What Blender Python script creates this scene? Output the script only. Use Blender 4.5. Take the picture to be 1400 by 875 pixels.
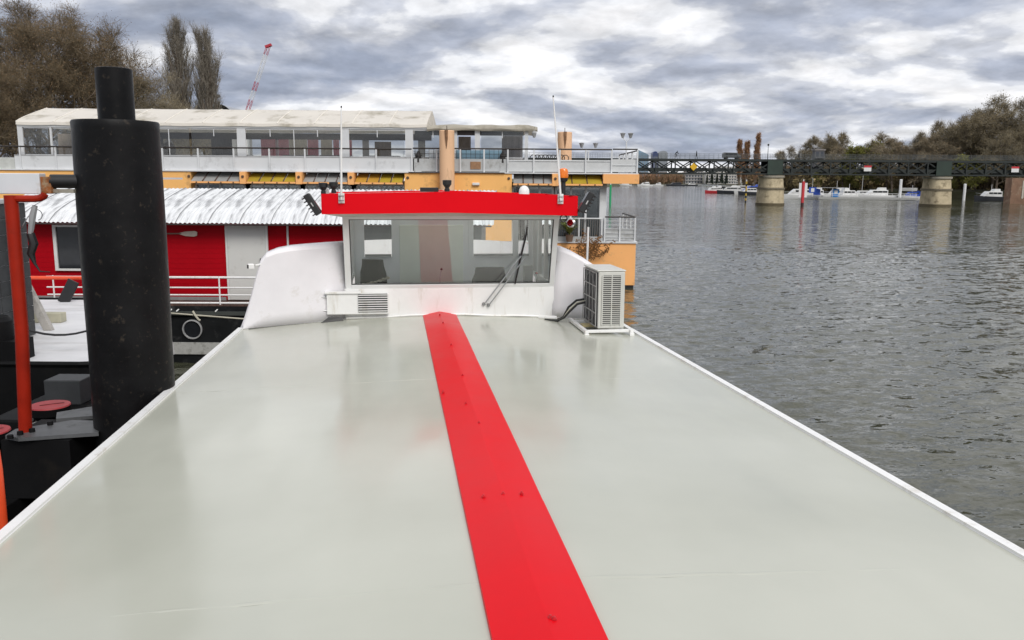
import bpy, math, random
import numpy as np
from mathutils import Matrix, Vector

scene = bpy.context.scene
for o in list(bpy.data.objects):
    bpy.data.objects.remove(o)
COL = scene.collection
rad = math.radians

# ------------------------------------------------------------------ camera
CAM_H = 5.2
PITCH, ROLL = rad(9.454), rad(0.4)
cam_data = bpy.data.cameras.new('camera')
cam_data.sensor_width = 36.0
cam_data.lens = 36.0 * 1150.0 / 1400.0
cam_data.clip_start, cam_data.clip_end = 0.05, 9000
cam = bpy.data.objects.new('camera', cam_data)
COL.objects.link(cam)
cp, sp = math.cos(PITCH), math.sin(PITCH)
fw, up0, rt0 = Vector((0, cp, -sp)), Vector((0, sp, cp)), Vector((1, 0, 0))
rt = rt0 * math.cos(ROLL) + up0 * math.sin(ROLL)
up = up0 * math.cos(ROLL) - rt0 * math.sin(ROLL)
cam.matrix_world = Matrix(((rt.x, up.x, -fw.x, 0), (rt.y, up.y, -fw.y, 0), (rt.z, up.z, -fw.z, CAM_H), (0, 0, 0, 1)))
scene.camera = cam

# ------------------------------------------------------------------ sky, sun, exposure
SUN_EL, SUN_AZ = rad(42), rad(153)          # azimuth clockwise from +Y: behind the camera, to the right
world = bpy.data.worlds.new('World')
scene.world = world
world.use_nodes = True
wn, wl = world.node_tree.nodes, world.node_tree.links
wn.clear()
def wnode(t, **k):
    n = wn.new(t)
    for a, b in k.items():
        setattr(n, a, b)
    return n
def wmath(op, a, b=None, clamp=False):
    n = wnode('ShaderNodeMath', operation=op, use_clamp=clamp)
    for i, v in enumerate((a, b)):
        if v is None:
            continue
        if isinstance(v, (int, float)):
            n.inputs[i].default_value = v
        else:
            wl.new(v, n.inputs[i])
    return n.outputs[0]
def wramp(fac, stops):
    n = wnode('ShaderNodeValToRGB')
    n.color_ramp.interpolation = 'EASE'
    el = n.color_ramp.elements
    while len(el) < len(stops):
        el.new(0.5)
    for e, (p, c) in zip(el, stops):
        e.position = p
        e.color = (*c, 1) if len(c) == 3 else c
    wl.new(fac, n.inputs[0])
    return n.outputs[0]
wout = wnode('ShaderNodeOutputWorld')
bg = wnode('ShaderNodeBackground')
bg.inputs['Strength'].default_value = 0.10
sky = wnode('ShaderNodeTexSky', sky_type='NISHITA')
sky.sun_disc = False
sky.sun_elevation, sky.sun_rotation = SUN_EL, SUN_AZ
sky.air_density, sky.dust_density, sky.ozone_density = 1.0, 0.6, 1.5
tc = wnode('ShaderNodeTexCoord')
sep = wnode('ShaderNodeSeparateXYZ')
wl.new(tc.outputs['Generated'], sep.inputs[0])
zz = wmath('ADD', wmath('ABSOLUTE', sep.outputs[2]), 0.23)
comb = wnode('ShaderNodeCombineXYZ')
wl.new(wmath('DIVIDE', sep.outputs[0], zz), comb.inputs[0])
wl.new(wmath('DIVIDE', sep.outputs[1], zz), comb.inputs[1])
comb.inputs[2].default_value = 3.7
def wnoise(scale, detail, rough, dist=0.0, offset=(0, 0, 0)):
    m = wnode('ShaderNodeMapping')
    wl.new(comb.outputs[0], m.inputs['Vector'])
    m.inputs['Location'].default_value = offset
    n = wnode('ShaderNodeTexNoise')
    n.inputs['Scale'].default_value = scale
    n.inputs['Detail'].default_value = detail
    n.inputs['Roughness'].default_value = rough
    n.inputs['Distortion'].default_value = dist
    wl.new(m.outputs[0], n.inputs['Vector'])
    return n.outputs['Fac']
SKY_OFF = (4.6, -3.3, 0)
n1 = wnoise(1.2, 9.0, 0.52, 0.12, SKY_OFF)
n1b = wnoise(1.2, 9.0, 0.52, 0.12, (SKY_OFF[0], SKY_OFF[1] + 0.22, 0))     # the same clouds, shifted: lit tops, grey bases
n2 = wnoise(0.5, 2.0, 0.5, 0.0, (7.1, 2.2, 5))
relief = wmath('MULTIPLY', wmath('SUBTRACT', n1, n1b), 1.05)
shade = wmath('ADD', wmath('ADD', wmath('MULTIPLY', n1, 0.70), wmath('MULTIPLY', n2, 0.40)), relief)
cloud_base = wramp(shade, [(0.35, (2.35, 2.65, 3.35)), (0.465, (3.1, 3.36, 4.0)), (0.54, (4.2, 4.38, 4.85)), (0.60, (5.8, 5.9, 6.15)), (0.69, (6.8, 6.8, 6.95)), (0.80, (7.6, 7.6, 7.6))])
n3 = wnoise(4.2, 7.0, 0.55, 0.2, (SKY_OFF[0], SKY_OFF[1], 1.0))
n3b = wnoise(4.2, 7.0, 0.55, 0.2, (SKY_OFF[0], SKY_OFF[1] + 0.07, 1.0))
billow = wmath('ADD', wmath('ADD', 0.80, wmath('MULTIPLY', n3, 0.40)), wmath('MULTIPLY', wmath('SUBTRACT', n3, n3b), 0.9))
cm_ = wnode('ShaderNodeVectorMath', operation='SCALE')
wl.new(cloud_base, cm_.inputs[0])
wl.new(billow, cm_.inputs['Scale'])
cloud = cm_.outputs[0]
cover = wramp(n1, [(0.20, (0.5, 0.5, 0.5)), (0.35, (1, 1, 1))])
mix = wnode('ShaderNodeMix', data_type='RGBA')
wl.new(cover, mix.inputs['Factor'])
wl.new(sky.outputs[0], mix.inputs['A'])
wl.new(cloud, mix.inputs['B'])
wl.new(mix.outputs['Result'], bg.inputs['Color'])
wl.new(bg.outputs[0], wout.inputs['Surface'])

sun_data = bpy.data.lights.new('sun', 'SUN')
sun_data.energy, sun_data.angle, sun_data.color = 1.5, rad(28), (1.0, 0.965, 0.91)
sun = bpy.data.objects.new('sun', sun_data)
COL.objects.link(sun)
sd = Vector((math.sin(SUN_AZ) * math.cos(SUN_EL), math.cos(SUN_AZ) * math.cos(SUN_EL), math.sin(SUN_EL)))
sun.rotation_euler = sd.to_track_quat('Z', 'Y').to_euler()
sun.location = (10, -20, 40)

scene.view_settings.view_transform = 'Standard'
scene.view_settings.look = 'None'
scene.view_settings.exposure = 0.55
scene.view_settings.gamma = 1.0
scene.view_settings.use_curve_mapping = False
scene.render.engine = 'CYCLES'
scene.cycles.max_bounces = 8
scene.cycles.transparent_max_bounces = 16
scene.cycles.caustics_reflective = False
scene.cycles.caustics_refractive = False
scene.cycles.use_denoising = True

# ------------------------------------------------------------------ materials
MATS = {}
def M(name, col, rough=0.5, metal=0.0, var=0.12, vscale=4.0, bump=0.0, bscale=40.0, dirt=None, dscale=3.0, damt=0.5,
      dstretch=(1, 1, 1), rand=0.0, spec=0.5, rvar=0.0, emit=None, coat=0.0):
    if name in MATS:
        return MATS[name]
    m = bpy.data.materials.new(name)
    m.use_nodes = True
    nt = m.node_tree
    N, L = nt.nodes, nt.links
    b = N['Principled BSDF']
    b.inputs['Roughness'].default_value = rough
    b.inputs['Metallic'].default_value = metal
    b.inputs['Specular IOR Level'].default_value = spec
    if coat:
        b.inputs['Coat Weight'].default_value = coat
        b.inputs['Coat Roughness'].default_value = 0.08
    tc = N.new('ShaderNodeTexCoord')
    nz = N.new('ShaderNodeTexNoise')
    nz.inputs['Scale'].default_value = vscale
    nz.inputs['Detail'].default_value = 5
    nz.inputs['Roughness'].default_value = 0.6
    L.new(tc.outputs['Object'], nz.inputs['Vector'])
    mr = N.new('ShaderNodeMapRange')
    mr.inputs[1].default_value, mr.inputs[2].default_value = 0.3, 0.7
    mr.inputs[3].default_value, mr.inputs[4].default_value = 1 - var, 1 + var
    L.new(nz.outputs['Fac'], mr.inputs[0])
    val = mr.outputs[0]
    if rand:
        oi = N.new('ShaderNodeObjectInfo')
        m2 = N.new('ShaderNodeMapRange')
        m2.inputs[3].default_value, m2.inputs[4].default_value = 1 - rand, 1 + rand
        L.new(oi.outputs['Random'], m2.inputs[0])
        mm = N.new('ShaderNodeMath')
        mm.operation = 'MULTIPLY'
        L.new(val, mm.inputs[0])
        L.new(m2.outputs[0], mm.inputs[1])
        val = mm.outputs[0]
    vm = N.new('ShaderNodeVectorMath')
    vm.operation = 'SCALE'
    vm.inputs[0].default_value = col
    L.new(val, vm.inputs['Scale'])
    c = vm.outputs[0]
    if dirt:
        mp = N.new('ShaderNodeMapping')
        mp.inputs['Scale'].default_value = dstretch
        L.new(tc.outputs['Object'], mp.inputs[0])
        dn = N.new('ShaderNodeTexNoise')
        dn.inputs['Scale'].default_value = dscale
        dn.inputs['Detail'].default_value = 8
        dn.inputs['Roughness'].default_value = 0.65
        L.new(mp.outputs[0], dn.inputs['Vector'])
        dr = N.new('ShaderNodeMapRange')
        dr.inputs[1].default_value, dr.inputs[2].default_value = 0.62 - 0.25 * damt, 0.78 - 0.18 * damt
        L.new(dn.outputs['Fac'], dr.inputs[0])
        mx = N.new('ShaderNodeMix')
        mx.data_type = 'RGBA'
        L.new(dr.outputs[0], mx.inputs['Factor'])
        L.new(c, mx.inputs['A'])
        mx.inputs['B'].default_value = (*dirt, 1)
        c = mx.outputs['Result']
    L.new(c, b.inputs['Base Color'])
    if rvar:
        rr = N.new('ShaderNodeMapRange')
        rr.inputs[1].default_value, rr.inputs[2].default_value = 0.3, 0.7
        rr.inputs[3].default_value, rr.inputs[4].default_value = max(0.02, rough - rvar), rough + rvar
        L.new(nz.outputs['Fac'], rr.inputs[0])
        L.new(rr.outputs[0], b.inputs['Roughness'])
    if bump:
        bn = N.new('ShaderNodeTexNoise')
        bn.inputs['Scale'].default_value = bscale
        bn.inputs['Detail'].default_value = 4
        L.new(tc.outputs['Object'], bn.inputs['Vector'])
        bp = N.new('ShaderNodeBump')
        bp.inputs['Strength'].default_value = bump
        bp.inputs['Distance'].default_value = 0.02
        L.new(bn.outputs['Fac'], bp.inputs['Height'])
        L.new(bp.outputs[0], b.inputs['Normal'])
    if emit:
        b.inputs['Emission Color'].default_value = (*emit[:3], 1)
        b.inputs['Emission Strength'].default_value = emit[3]
    MATS[name] = m
    return m

def glass(name, tint=(0.9, 0.93, 0.92), base=0.10, rough=0.0, haze=0.0, haze_col=(0.8, 0.8, 0.8)):
    if name in MATS:
        return MATS[name]
    m = bpy.data.materials.new(name)
    m.use_nodes = True
    N, L = m.node_tree.nodes, m.node_tree.links
    N.clear()
    out = N.new('ShaderNodeOutputMaterial')
    tr = N.new('ShaderNodeBsdfTransparent')
    tr.inputs[0].default_value = (*tint, 1)
    gl = N.new('ShaderNodeBsdfGlossy')
    gl.inputs['Roughness'].default_value = rough
    gl.inputs['Color'].default_value = (0.95, 0.97, 0.96, 1)
    fr = N.new('ShaderNodeFresnel')
    fr.inputs[0].default_value = 1.5
    mr = N.new('ShaderNodeMapRange')
    mr.inputs[1].default_value, mr.inputs[2].default_value = 0.04, 1.0
    mr.inputs[3].default_value, mr.inputs[4].default_value = base, 1.0
    L.new(fr.outputs[0], mr.inputs[0])
    mx = N.new('ShaderNodeMixShader')
    L.new(mr.outputs[0], mx.inputs[0])
    L.new(tr.outputs[0], mx.inputs[1])
    L.new(gl.outputs[0], mx.inputs[2])
    res = mx.outputs[0]
    if haze:
        df = N.new('ShaderNodeBsdfDiffuse')
        df.inputs[0].default_value = (*haze_col, 1)
        mh = N.new('ShaderNodeMixShader')
        mh.inputs[0].default_value = haze
        L.new(res, mh.inputs[1])
        L.new(df.outputs[0], mh.inputs[2])
        res = mh.outputs[0]
    L.new(res, out.inputs[0])
    MATS[name] = m
    return m

def translucent(m, fac, col):
    """thin sheet: part of the light passes through"""
    N, L = m.node_tree.nodes, m.node_tree.links
    out = [n for n in N if n.type == 'OUTPUT_MATERIAL'][0]
    src = out.inputs[0].links[0].from_socket
    tl_ = N.new('ShaderNodeBsdfTranslucent')
    tl_.inputs[0].default_value = (*col, 1)
    mx = N.new('ShaderNodeMixShader')
    mx.inputs[0].default_value = fac
    L.new(src, mx.inputs[1])
    L.new(tl_.outputs[0], mx.inputs[2])
    L.new(mx.outputs[0], out.inputs[0])
    return m

# ------------------------------------------------------------------ mesh building
class MB:
    def __init__(self):
        self.v, self.f = [], []
    def add(self, vs, fs):
        n = len(self.v)
        self.v.extend([tuple(p) for p in vs])
        self.f.extend([tuple(i + n for i in f) for f in fs])
        return self
    def box(self, x0, x1, y0, y1, z0, z1):
        return self.add([(x0, y0, z0), (x1, y0, z0), (x1, y1, z0), (x0, y1, z0), (x0, y0, z1), (x1, y0, z1), (x1, y1, z1), (x0, y1, z1)],
                        [(0, 3, 2, 1), (4, 5, 6, 7), (0, 1, 5, 4), (1, 2, 6, 5), (2, 3, 7, 6), (3, 0, 4, 7)])
    def obox(self, c, s, rot=(0, 0, 0)):
        from mathutils import Euler
        E = Euler(rot).to_matrix()
        x, y, z = s[0] / 2, s[1] / 2, s[2] / 2
        P = [Vector(c) + E @ Vector(p) for p in ((-x, -y, -z), (x, -y, -z), (x, y, -z), (-x, y, -z), (-x, -y, z), (x, -y, z), (x, y, z), (-x, y, z))]
        return self.add(P, [(0, 3, 2, 1), (4, 5, 6, 7), (0, 1, 5, 4), (1, 2, 6, 5), (2, 3, 7, 6), (3, 0, 4, 7)])
    def tube(self, pts, r, n=8, cap=True):
        pts = [Vector(p) for p in pts]
        rs = r if isinstance(r, (list, tuple)) else [r] * len(pts)
        rings = []
        prev = None
        for i, p in enumerate(pts):
            if i == 0:
                d = pts[1] - p
            elif i == len(pts) - 1:
                d = p - pts[i - 1]
            else:
                d = (pts[i + 1] - p).normalized() + (p - pts[i - 1]).normalized()
            d = d.normalized()
            if prev is None:
                a = Vector((0, 0, 1)) if abs(d.z) < 0.9 else Vector((1, 0, 0))
                u = d.cross(a).normalized()
            else:
                u = (prev - d * prev.dot(d)).normalized()
            prev = u
            w = d.cross(u)
            rings.append([p + (u * math.cos(2 * math.pi * k / n) + w * math.sin(2 * math.pi * k / n)) * rs[i] for k in range(n)])
        vs = [q for ring in rings for q in ring]
        fs = []
        for i in range(len(pts) - 1):
            for k in range(n):
                k2 = (k + 1) % n
                fs.append((i * n + k, i * n + k2, (i + 1) * n + k2, (i + 1) * n + k))
        if cap:
            fs.append(tuple(range(n - 1, -1, -1)))
            fs.append(tuple((len(pts) - 1) * n + k for k in range(n)))
        return self.add(vs, fs)
    def prism(self, poly, off):
        off = Vector(off)
        n = len(poly)
        a = [Vector(p) for p in poly]
        b = [p + off for p in a]
        return self.add(a + b, [tuple(range(n - 1, -1, -1)), tuple(range(n, 2 * n))] + [(i, (i + 1) % n, n + (i + 1) % n, n + i) for i in range(n)])
    def lathe(self, prof, c=(0, 0, 0), axis=(0, 0, 1), n=20):
        ax = Vector(axis).normalized()
        a = Vector((1, 0, 0)) if abs(ax.x) < 0.9 else Vector((0, 1, 0))
        u = ax.cross(a).normalized()
        w = ax.cross(u)
        vs, fs = [], []
        for r, h in prof:
            for k in range(n):
                t = 2 * math.pi * k / n
                vs.append(Vector(c) + ax * h + (u * math.cos(t) + w * math.sin(t)) * r)
        for i in range(len(prof) - 1):
            for k in range(n):
                k2 = (k + 1) % n
                fs.append((i * n + k, i * n + k2, (i + 1) * n + k2, (i + 1) * n + k))
        return self.add(vs, fs)
    def grid(self, P):
        R, C = len(P), len(P[0])
        return self.add([q for row in P for q in row], [(i * C + j, i * C + j + 1, (i + 1) * C + j + 1, (i + 1) * C + j) for i in range(R - 1) for j in range(C - 1)])
    def mesh(self, name, mat, smooth=False, angle=35):
        me = bpy.data.meshes.new(name)
        me.from_pydata(self.v, [], self.f)
        me.materials.append(mat)
        if smooth:
            me.polygons.foreach_set('use_smooth', [True] * len(me.polygons))
            me.set_sharp_from_angle(angle=rad(angle))
        me.update()
        return me
    def build(self, name, mat, parent=None, smooth=False, angle=35, bevel=0, solid=0):
        o = bpy.data.objects.new(name, self.mesh(name, mat, smooth, angle))
        COL.objects.link(o)
        if parent:
            o.parent = parent
        if solid:
            s = o.modifiers.new('solid', 'SOLIDIFY')
            s.thickness = solid
            s.offset = 0
        if bevel:
            bv = o.modifiers.new('bevel', 'BEVEL')
            bv.width, bv.segments, bv.limit_method = bevel, 2, 'ANGLE'
        return o

def arr_mesh(name, V, Fq, mat, tri=None):
    """numpy vertices + quads (+ triangles) to a mesh"""
    me = bpy.data.meshes.new(name)
    nq = len(Fq)
    nt_ = 0 if tri is None else len(tri)
    me.vertices.add(len(V))
    me.vertices.foreach_set('co', np.asarray(V, np.float32).ravel())
    loops = np.asarray(Fq, np.int32).ravel()
    if nt_:
        loops = np.concatenate([loops, np.asarray(tri, np.int32).ravel()])
    me.loops.add(len(loops))
    me.loops.foreach_set('vertex_index', loops)
    me.polygons.add(nq + nt_)
    st = np.arange(nq, dtype=np.int32) * 4
    if nt_:
        st = np.concatenate([st, nq * 4 + np.arange(nt_, dtype=np.int32) * 3])
    me.polygons.foreach_set('loop_start', st)
    me.materials.append(mat)
    me.update(calc_edges=True)
    me.validate()
    return me

def link(name, me, parent=None, loc=None, rotz=None):
    o = bpy.data.objects.new(name, me)
    COL.objects.link(o)
    if parent:
        o.parent = parent
    if loc:
        o.location = loc
    if rotz:
        o.rotation_euler = (0, 0, rotz)
    return o
def tag(o, label=None, cat=None, group=None, kind=None):
    for k, v in (('label', label), ('category', cat), ('group', group), ('kind', kind)):
        if v:
            o[k] = v
    return o
def thing(name, label, cat, loc=(0, 0, 0), rotz=0, group=None, mat=None):
    o = bpy.data.objects.new(name, None)
    o.empty_display_size = 0.2
    COL.objects.link(o)
    if mat is not None:
        o.matrix_world = mat
    else:
        o.location = loc
        o.rotation_euler = (0, 0, rotz)
    return tag(o, label, cat, group)
def copy_tree(o, parent=None):
    c = o.copy()
    COL.objects.link(c)
    c.parent = parent
    for ch in list(o.children):
        copy_tree(ch, c)
    return c

# frame of the barge the camera stands on: its own axis points 7.9 degrees left of the view
TH, SLOPE = rad(7.883), rad(-0.270)
by = Vector((-math.sin(TH) * math.cos(SLOPE), math.cos(TH) * math.cos(SLOPE), math.sin(SLOPE)))
bx = by.cross(Vector((0, 0, 1))).normalized()
bz = bx.cross(by)
BORG = Vector((0, 0, CAM_H)) - bz * CAM_H
BOAT = Matrix(((bx.x, by.x, bz.x, BORG.x), (bx.y, by.y, bz.y, BORG.y), (bx.z, by.z, bz.z, BORG.z), (0, 0, 0, 1)))
def on_boat(x, y, z):
    return BOAT @ Matrix.Translation((x, y, z))
# ================================================================== SETTING
# ------------------------------------------------------------------ water
def water_mat():
    m = bpy.data.materials.new('river_water')
    m.use_nodes = True
    N, L = m.node_tree.nodes, m.node_tree.links
    b = N['Principled BSDF']
    b.inputs['IOR'].default_value = 1.38
    b.inputs['Specular Tint'].default_value = (1.0, 0.975, 0.92, 1)
    b.inputs['Roughness'].default_value = 0.06
    tc = N.new('ShaderNodeTexCoord')
    big = N.new('ShaderNodeTexNoise')
    big.inputs['Scale'].default_value = 0.05
    big.inputs['Detail'].default_value = 3
    L.new(tc.outputs['Object'], big.inputs['Vector'])
    cr = N.new('ShaderNodeValToRGB')
    cr.color_ramp.elements[0].position, cr.color_ramp.elements[1].position = 0.35, 0.65
    cr.color_ramp.elements[0].color = (0.044, 0.047, 0.028, 1)
    cr.color_ramp.elements[1].color = (0.058, 0.060, 0.038, 1)
    L.new(big.outputs['Fac'], cr.inputs[0])
    L.new(cr.outputs[0], b.inputs['Base Color'])
    mp = N.new('ShaderNodeMapping')
    mp.inputs['Rotation'].default_value = (0, 0, rad(-20))
    mp.inputs['Scale'].default_value = (0.55, 1.35, 1)
    L.new(tc.outputs['Object'], mp.inputs[0])
    # wind lanes: some stretches of the river are smoother than others
    lane = N.new('ShaderNodeTexNoise')
    lane.inputs['Scale'].default_value = 0.03
    lane.inputs['Detail'].default_value = 4
    ml = N.new('ShaderNodeMapping')
    ml.inputs['Scale'].default_value = (0.35, 1.6, 1)
    L.new(tc.outputs['Object'], ml.inputs[0])
    L.new(ml.outputs[0], lane.inputs['Vector'])
    lr = N.new('ShaderNodeMapRange')
    lr.inputs[1].default_value, lr.inputs[2].default_value = 0.36, 0.62
    lr.inputs[3].default_value, lr.inputs[4].default_value = 0.55, 1.05
    L.new(lane.outputs['Fac'], lr.inputs[0])
    # ripples tilt the surface normal directly, so that they hold at every distance
    geo = N.new('ShaderNodeNewGeometry')
    acc = geo.outputs['Normal']
    for sc, amp, det in ((0.8, 0.30, 2), (2.6, 0.66, 3), (8.0, 0.50, 2)):
        n = N.new('ShaderNodeTexNoise')
        n.inputs['Scale'].default_value = sc
        n.inputs['Detail'].default_value = det
        n.inputs['Roughness'].default_value = 0.55
        n.inputs['Distortion'].default_value = 0.5
        L.new(mp.outputs[0], n.inputs['Vector'])
        v1 = N.new('ShaderNodeVectorMath')
        v1.operation = 'SUBTRACT'
        v1.inputs[1].default_value = (0.5, 0.5, 0.5)
        L.new(n.outputs['Color'], v1.inputs[0])
        v2 = N.new('ShaderNodeVectorMath')
        v2.operation = 'MULTIPLY'
        v2.inputs[1].default_value = (amp * 0.7, amp, 0)
        L.new(v1.outputs[0], v2.inputs[0])
        v3 = N.new('ShaderNodeVectorMath')
        v3.operation = 'SCALE'
        L.new(v2.outputs[0], v3.inputs[0])
        L.new(lr.outputs[0], v3.inputs['Scale'])
        v4 = N.new('ShaderNodeVectorMath')
        v4.operation = 'ADD'
        L.new(acc, v4.inputs[0])
        L.new(v3.outputs[0], v4.inputs[1])
        acc = v4.outputs[0]
    nn = N.new('ShaderNodeVectorMath')
    nn.operation = 'NORMALIZE'
    L.new(acc, nn.inputs[0])
    L.new(nn.outputs[0], b.inputs['Normal'])
    return m
def axis(lo, hi, step, far_lo, far_hi):
    a = list(np.arange(lo, hi, step))
    s, x = step, hi
    while x < far_hi:
        a.append(x)
        s *= 1.13
        x += s
    a.append(far_hi)
    s, x = step, lo
    pre = []
    while x > far_lo:
        s *= 1.13
        x -= s
        pre.append(max(x, far_lo))
    return np.array(pre[::-1] + a)
xs = axis(-13, 38, 0.19, -2500, 3000)
ys = axis(3, 62, 0.19, -400, 4200)
X, Y = np.meshgrid(xs, ys)
rs = np.random.RandomState(4)
Z = np.zeros_like(X)
for i in range(60):
    lam = 0.6 * (2.6 / 0.6) ** rs.rand()
    th = rad(-25) + rs.normal(0, 0.55)
    a = 0.0030 * lam ** 0.9 * (0.5 + rs.rand())
    ph = (X * math.sin(th) + Y * math.cos(th)) * 2 * math.pi / lam + rs.rand() * 6.28
    s_ = np.sin(ph + 0.5 * np.sin(X * 0.21 + i) + 0.5 * np.sin(Y * 0.17 + 2 * i))
    Z += a * (1 - np.abs(s_)) * 1.3 - a * 0.6
dist = np.maximum(np.maximum(X - 40, -14 - X), np.maximum(Y - 62, 2 - Y))
Z *= np.clip(1 - dist / 12, 0, 1)
nx, ny = len(xs), len(ys)
idx = np.arange(nx * ny).reshape(ny, nx)
F = np.stack([idx[:-1, :-1], idx[:-1, 1:], idx[1:, 1:], idx[1:, :-1]], -1).reshape(-1, 4)
wme = arr_mesh('water', np.stack([X, Y, Z], -1).reshape(-1, 3), F, water_mat())
wme.polygons.foreach_set('use_smooth', [True] * len(wme.polygons))
tag(link('water', wme), 'grey rippled river water', None, None, 'structure')

# ------------------------------------------------------------------ banks
earth = M('bank_earth', (0.085, 0.08, 0.045), 0.95, var=0.4, vscale=0.15, bump=0.4, bscale=2, dirt=(0.05, 0.065, 0.02), dscale=0.3)
def bank(name, shore, inland, top, label, slope=2.5):
    """strip of ground: waterline, top of the bank, inland edge"""
    n = len(shore)
    vs, fs = [], []
    for (sx, sy), (ix, iy) in zip(shore, inland):
        d = Vector((ix - sx, iy - sy))
        L_ = d.length
        d.normalize()
        vs += [(sx, sy, -0.6), (sx + d.x * 0.3, sy + d.y * 0.3, 0.5), (sx + d.x * slope, sy + d.y * slope, top * 0.8), (sx + d.x * slope * 3, sy + d.y * slope * 3, top), (ix, iy, top * 1.05)]
    for i in range(n - 1):
        for k in range(4):
            a = i * 5 + k
            fs.append((a, a + 1, a + 6, a + 5))
    mb = MB().add(vs, fs)
    return tag(mb.build(name, earth), label, None, None, 'structure')
bank('ground_left_bank', [(-900, 52), (-60, 52), (-14, 54), (-8, 70), (-2, 160), (8, 300), (55, 600), (118, 900), (175, 1130), (330, 1480)],
     [(-900, 900), (-600, 900), (-500, 900), (-400, 900), (-350, 900), (-300, 900), (-250, 1000), (-150, 1200), (-50, 1500), (330, 2200)], 2.6, 'earth bank on the left of the river')
bank('ground_right_bank', [(330, 1480), (300, 1150), (215, 800), (160, 560), (124, 420), (121, 335), (141, 300), (153, 272), (150, 250), (136, 222), (136, 190), (142, 120), (150, -100)],
     [(330, 2200), (900, 1800), (1200, 1400), (1200, 1000), (1200, 700), (1100, 500), (1000, 420), (1000, 350), (950, 300), (900, 230), (900, 190), (900, 100), (900, -100)], 3.0, 'earth bank on the right of the river')
# low wooded rise that closes the view
def hill(name, cx, cy, rx, ry, h, label):
    P = []
    r = random.Random(5)
    for i in range(9):
        row = []
        for j in range(33):
            t = 2 * math.pi * j / 32
            k = i / 8
            row.append((cx + rx * k * math.cos(t), cy + ry * k * math.sin(t), h * (math.cos(k * math.pi) * 0.5 + 0.5) * (0.9 + 0.2 * math.sin(3 * t + cx)) + 2))
        P.append(row)
    o = MB().grid(P).build(name, earth, smooth=True, angle=80)
    return tag(o, label, None, None, 'structure')
hill('hill', 620, 2250, 900, 500, 26, 'low rise closing the view up the river')
# ================================================================== THE BARGE UNDER THE CAMERA
def deck_mat():
    m = bpy.data.materials.new('deck_paint')
    m.use_nodes = True
    N, L = m.node_tree.nodes, m.node_tree.links
    b = N['Principled BSDF']
    tc = N.new('ShaderNodeTexCoord')
    n = N.new('ShaderNodeTexNoise')
    n.inputs['Scale'].default_value = 0.9
    n.inputs['Detail'].default_value = 6
    L.new(tc.outputs['Object'], n.inputs['Vector'])
    cr = N.new('ShaderNodeValToRGB')
    cr.color_ramp.elements[0].position, cr.color_ramp.elements[1].position = 0.34, 0.66
    cr.color_ramp.elements[0].color = (0.455, 0.462, 0.395, 1)
    cr.color_ramp.elements[1].color = (0.505, 0.512, 0.443, 1)
    L.new(n.outputs['Fac'], cr.inputs[0])
    # scuffs and specks
    sp_ = N.new('ShaderNodeTexNoise')
    sp_.inputs['Scale'].default_value = 9.0
    sp_.inputs['Detail'].default_value = 9
    sp_.inputs['Roughness'].default_value = 0.7
    L.new(tc.outputs['Object'], sp_.inputs['Vector'])
    r2 = N.new('ShaderNodeMapRange')
    r2.inputs[1].default_value, r2.inputs[2].default_value = 0.70, 0.78
    r2.inputs[4].default_value = 0.18
    L.new(sp_.outputs['Fac'], r2.inputs[0])
    mx = N.new('ShaderNodeMix')
    mx.data_type = 'RGBA'
    L.new(r2.outputs[0], mx.inputs['Factor'])
    L.new(cr.outputs[0], mx.inputs['A'])
    mx.inputs['B'].default_value = (0.30, 0.28, 0.23, 1)
    L.new(mx.outputs['Result'], b.inputs['Base Color'])
    rr = N.new('ShaderNodeMapRange')
    rr.inputs[1].default_value, rr.inputs[2].default_value = 0.35, 0.65
    rr.inputs[3].default_value, rr.inputs[4].default_value = 0.10, 0.27
    n3 = N.new('ShaderNodeTexNoise')
    n3.inputs['Scale'].default_value = 1.7
    n3.inputs['Detail'].default_value = 7
    mw = N.new('ShaderNodeMapping')
    mw.inputs['Scale'].default_value = (1.6, 0.35, 1)
    L.new(tc.outputs['Object'], mw.inputs[0])
    L.new(mw.outputs[0], n3.inputs['Vector'])
    L.new(n3.outputs['Fac'], rr.inputs[0])
    L.new(rr.outputs[0], b.inputs['Roughness'])
    # slightly dented sheet steel and brush marks
    bn = N.new('ShaderNodeTexNoise')
    bn.inputs['Scale'].default_value = 1.3
    bn.inputs['Detail'].default_value = 2
    L.new(tc.outputs['Object'], bn.inputs['Vector'])
    b1 = N.new('ShaderNodeBump')
    b1.inputs['Strength'].default_value = 0.16
    b1.inputs['Distance'].default_value = 0.02
    L.new(bn.outputs['Fac'], b1.inputs['Height'])
    b2 = N.new('ShaderNodeBump')
    b2.inputs['Strength'].default_value = 0.04
    b2.inputs['Distance'].default_value = 0.002
    n4 = N.new('ShaderNodeTexNoise')
    n4.inputs['Scale'].default_value = 60
    L.new(tc.outputs['Object'], n4.inputs['Vector'])
    L.new(n4.outputs['Fac'], b2.inputs['Height'])
    L.new(b1.outputs[0], b2.inputs['Normal'])
    L.new(b2.outputs[0], b.inputs['Normal'])
    return m
DECK = deck_mat()
WHITE = M('white_paint', (0.82, 0.82, 0.81), 0.35, var=0.04, vscale=3, dirt=(0.60, 0.57, 0.51), dscale=2.5, damt=0.28, dstretch=(3, 3, 0.5), bump=0.05, bscale=20)
WHITE2 = M('white_lilac_paint', (0.78, 0.765, 0.79), 0.45, var=0.05, vscale=2, dirt=(0.5, 0.47, 0.42), dscale=2.0, damt=0.2, bump=0.12, bscale=3)
RED = M('red_paint', (0.70, 0.005, 0.012), 0.33, var=0.05, vscale=1.5, bump=0.10, bscale=2.0, rvar=0.06, spec=0.07)
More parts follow.
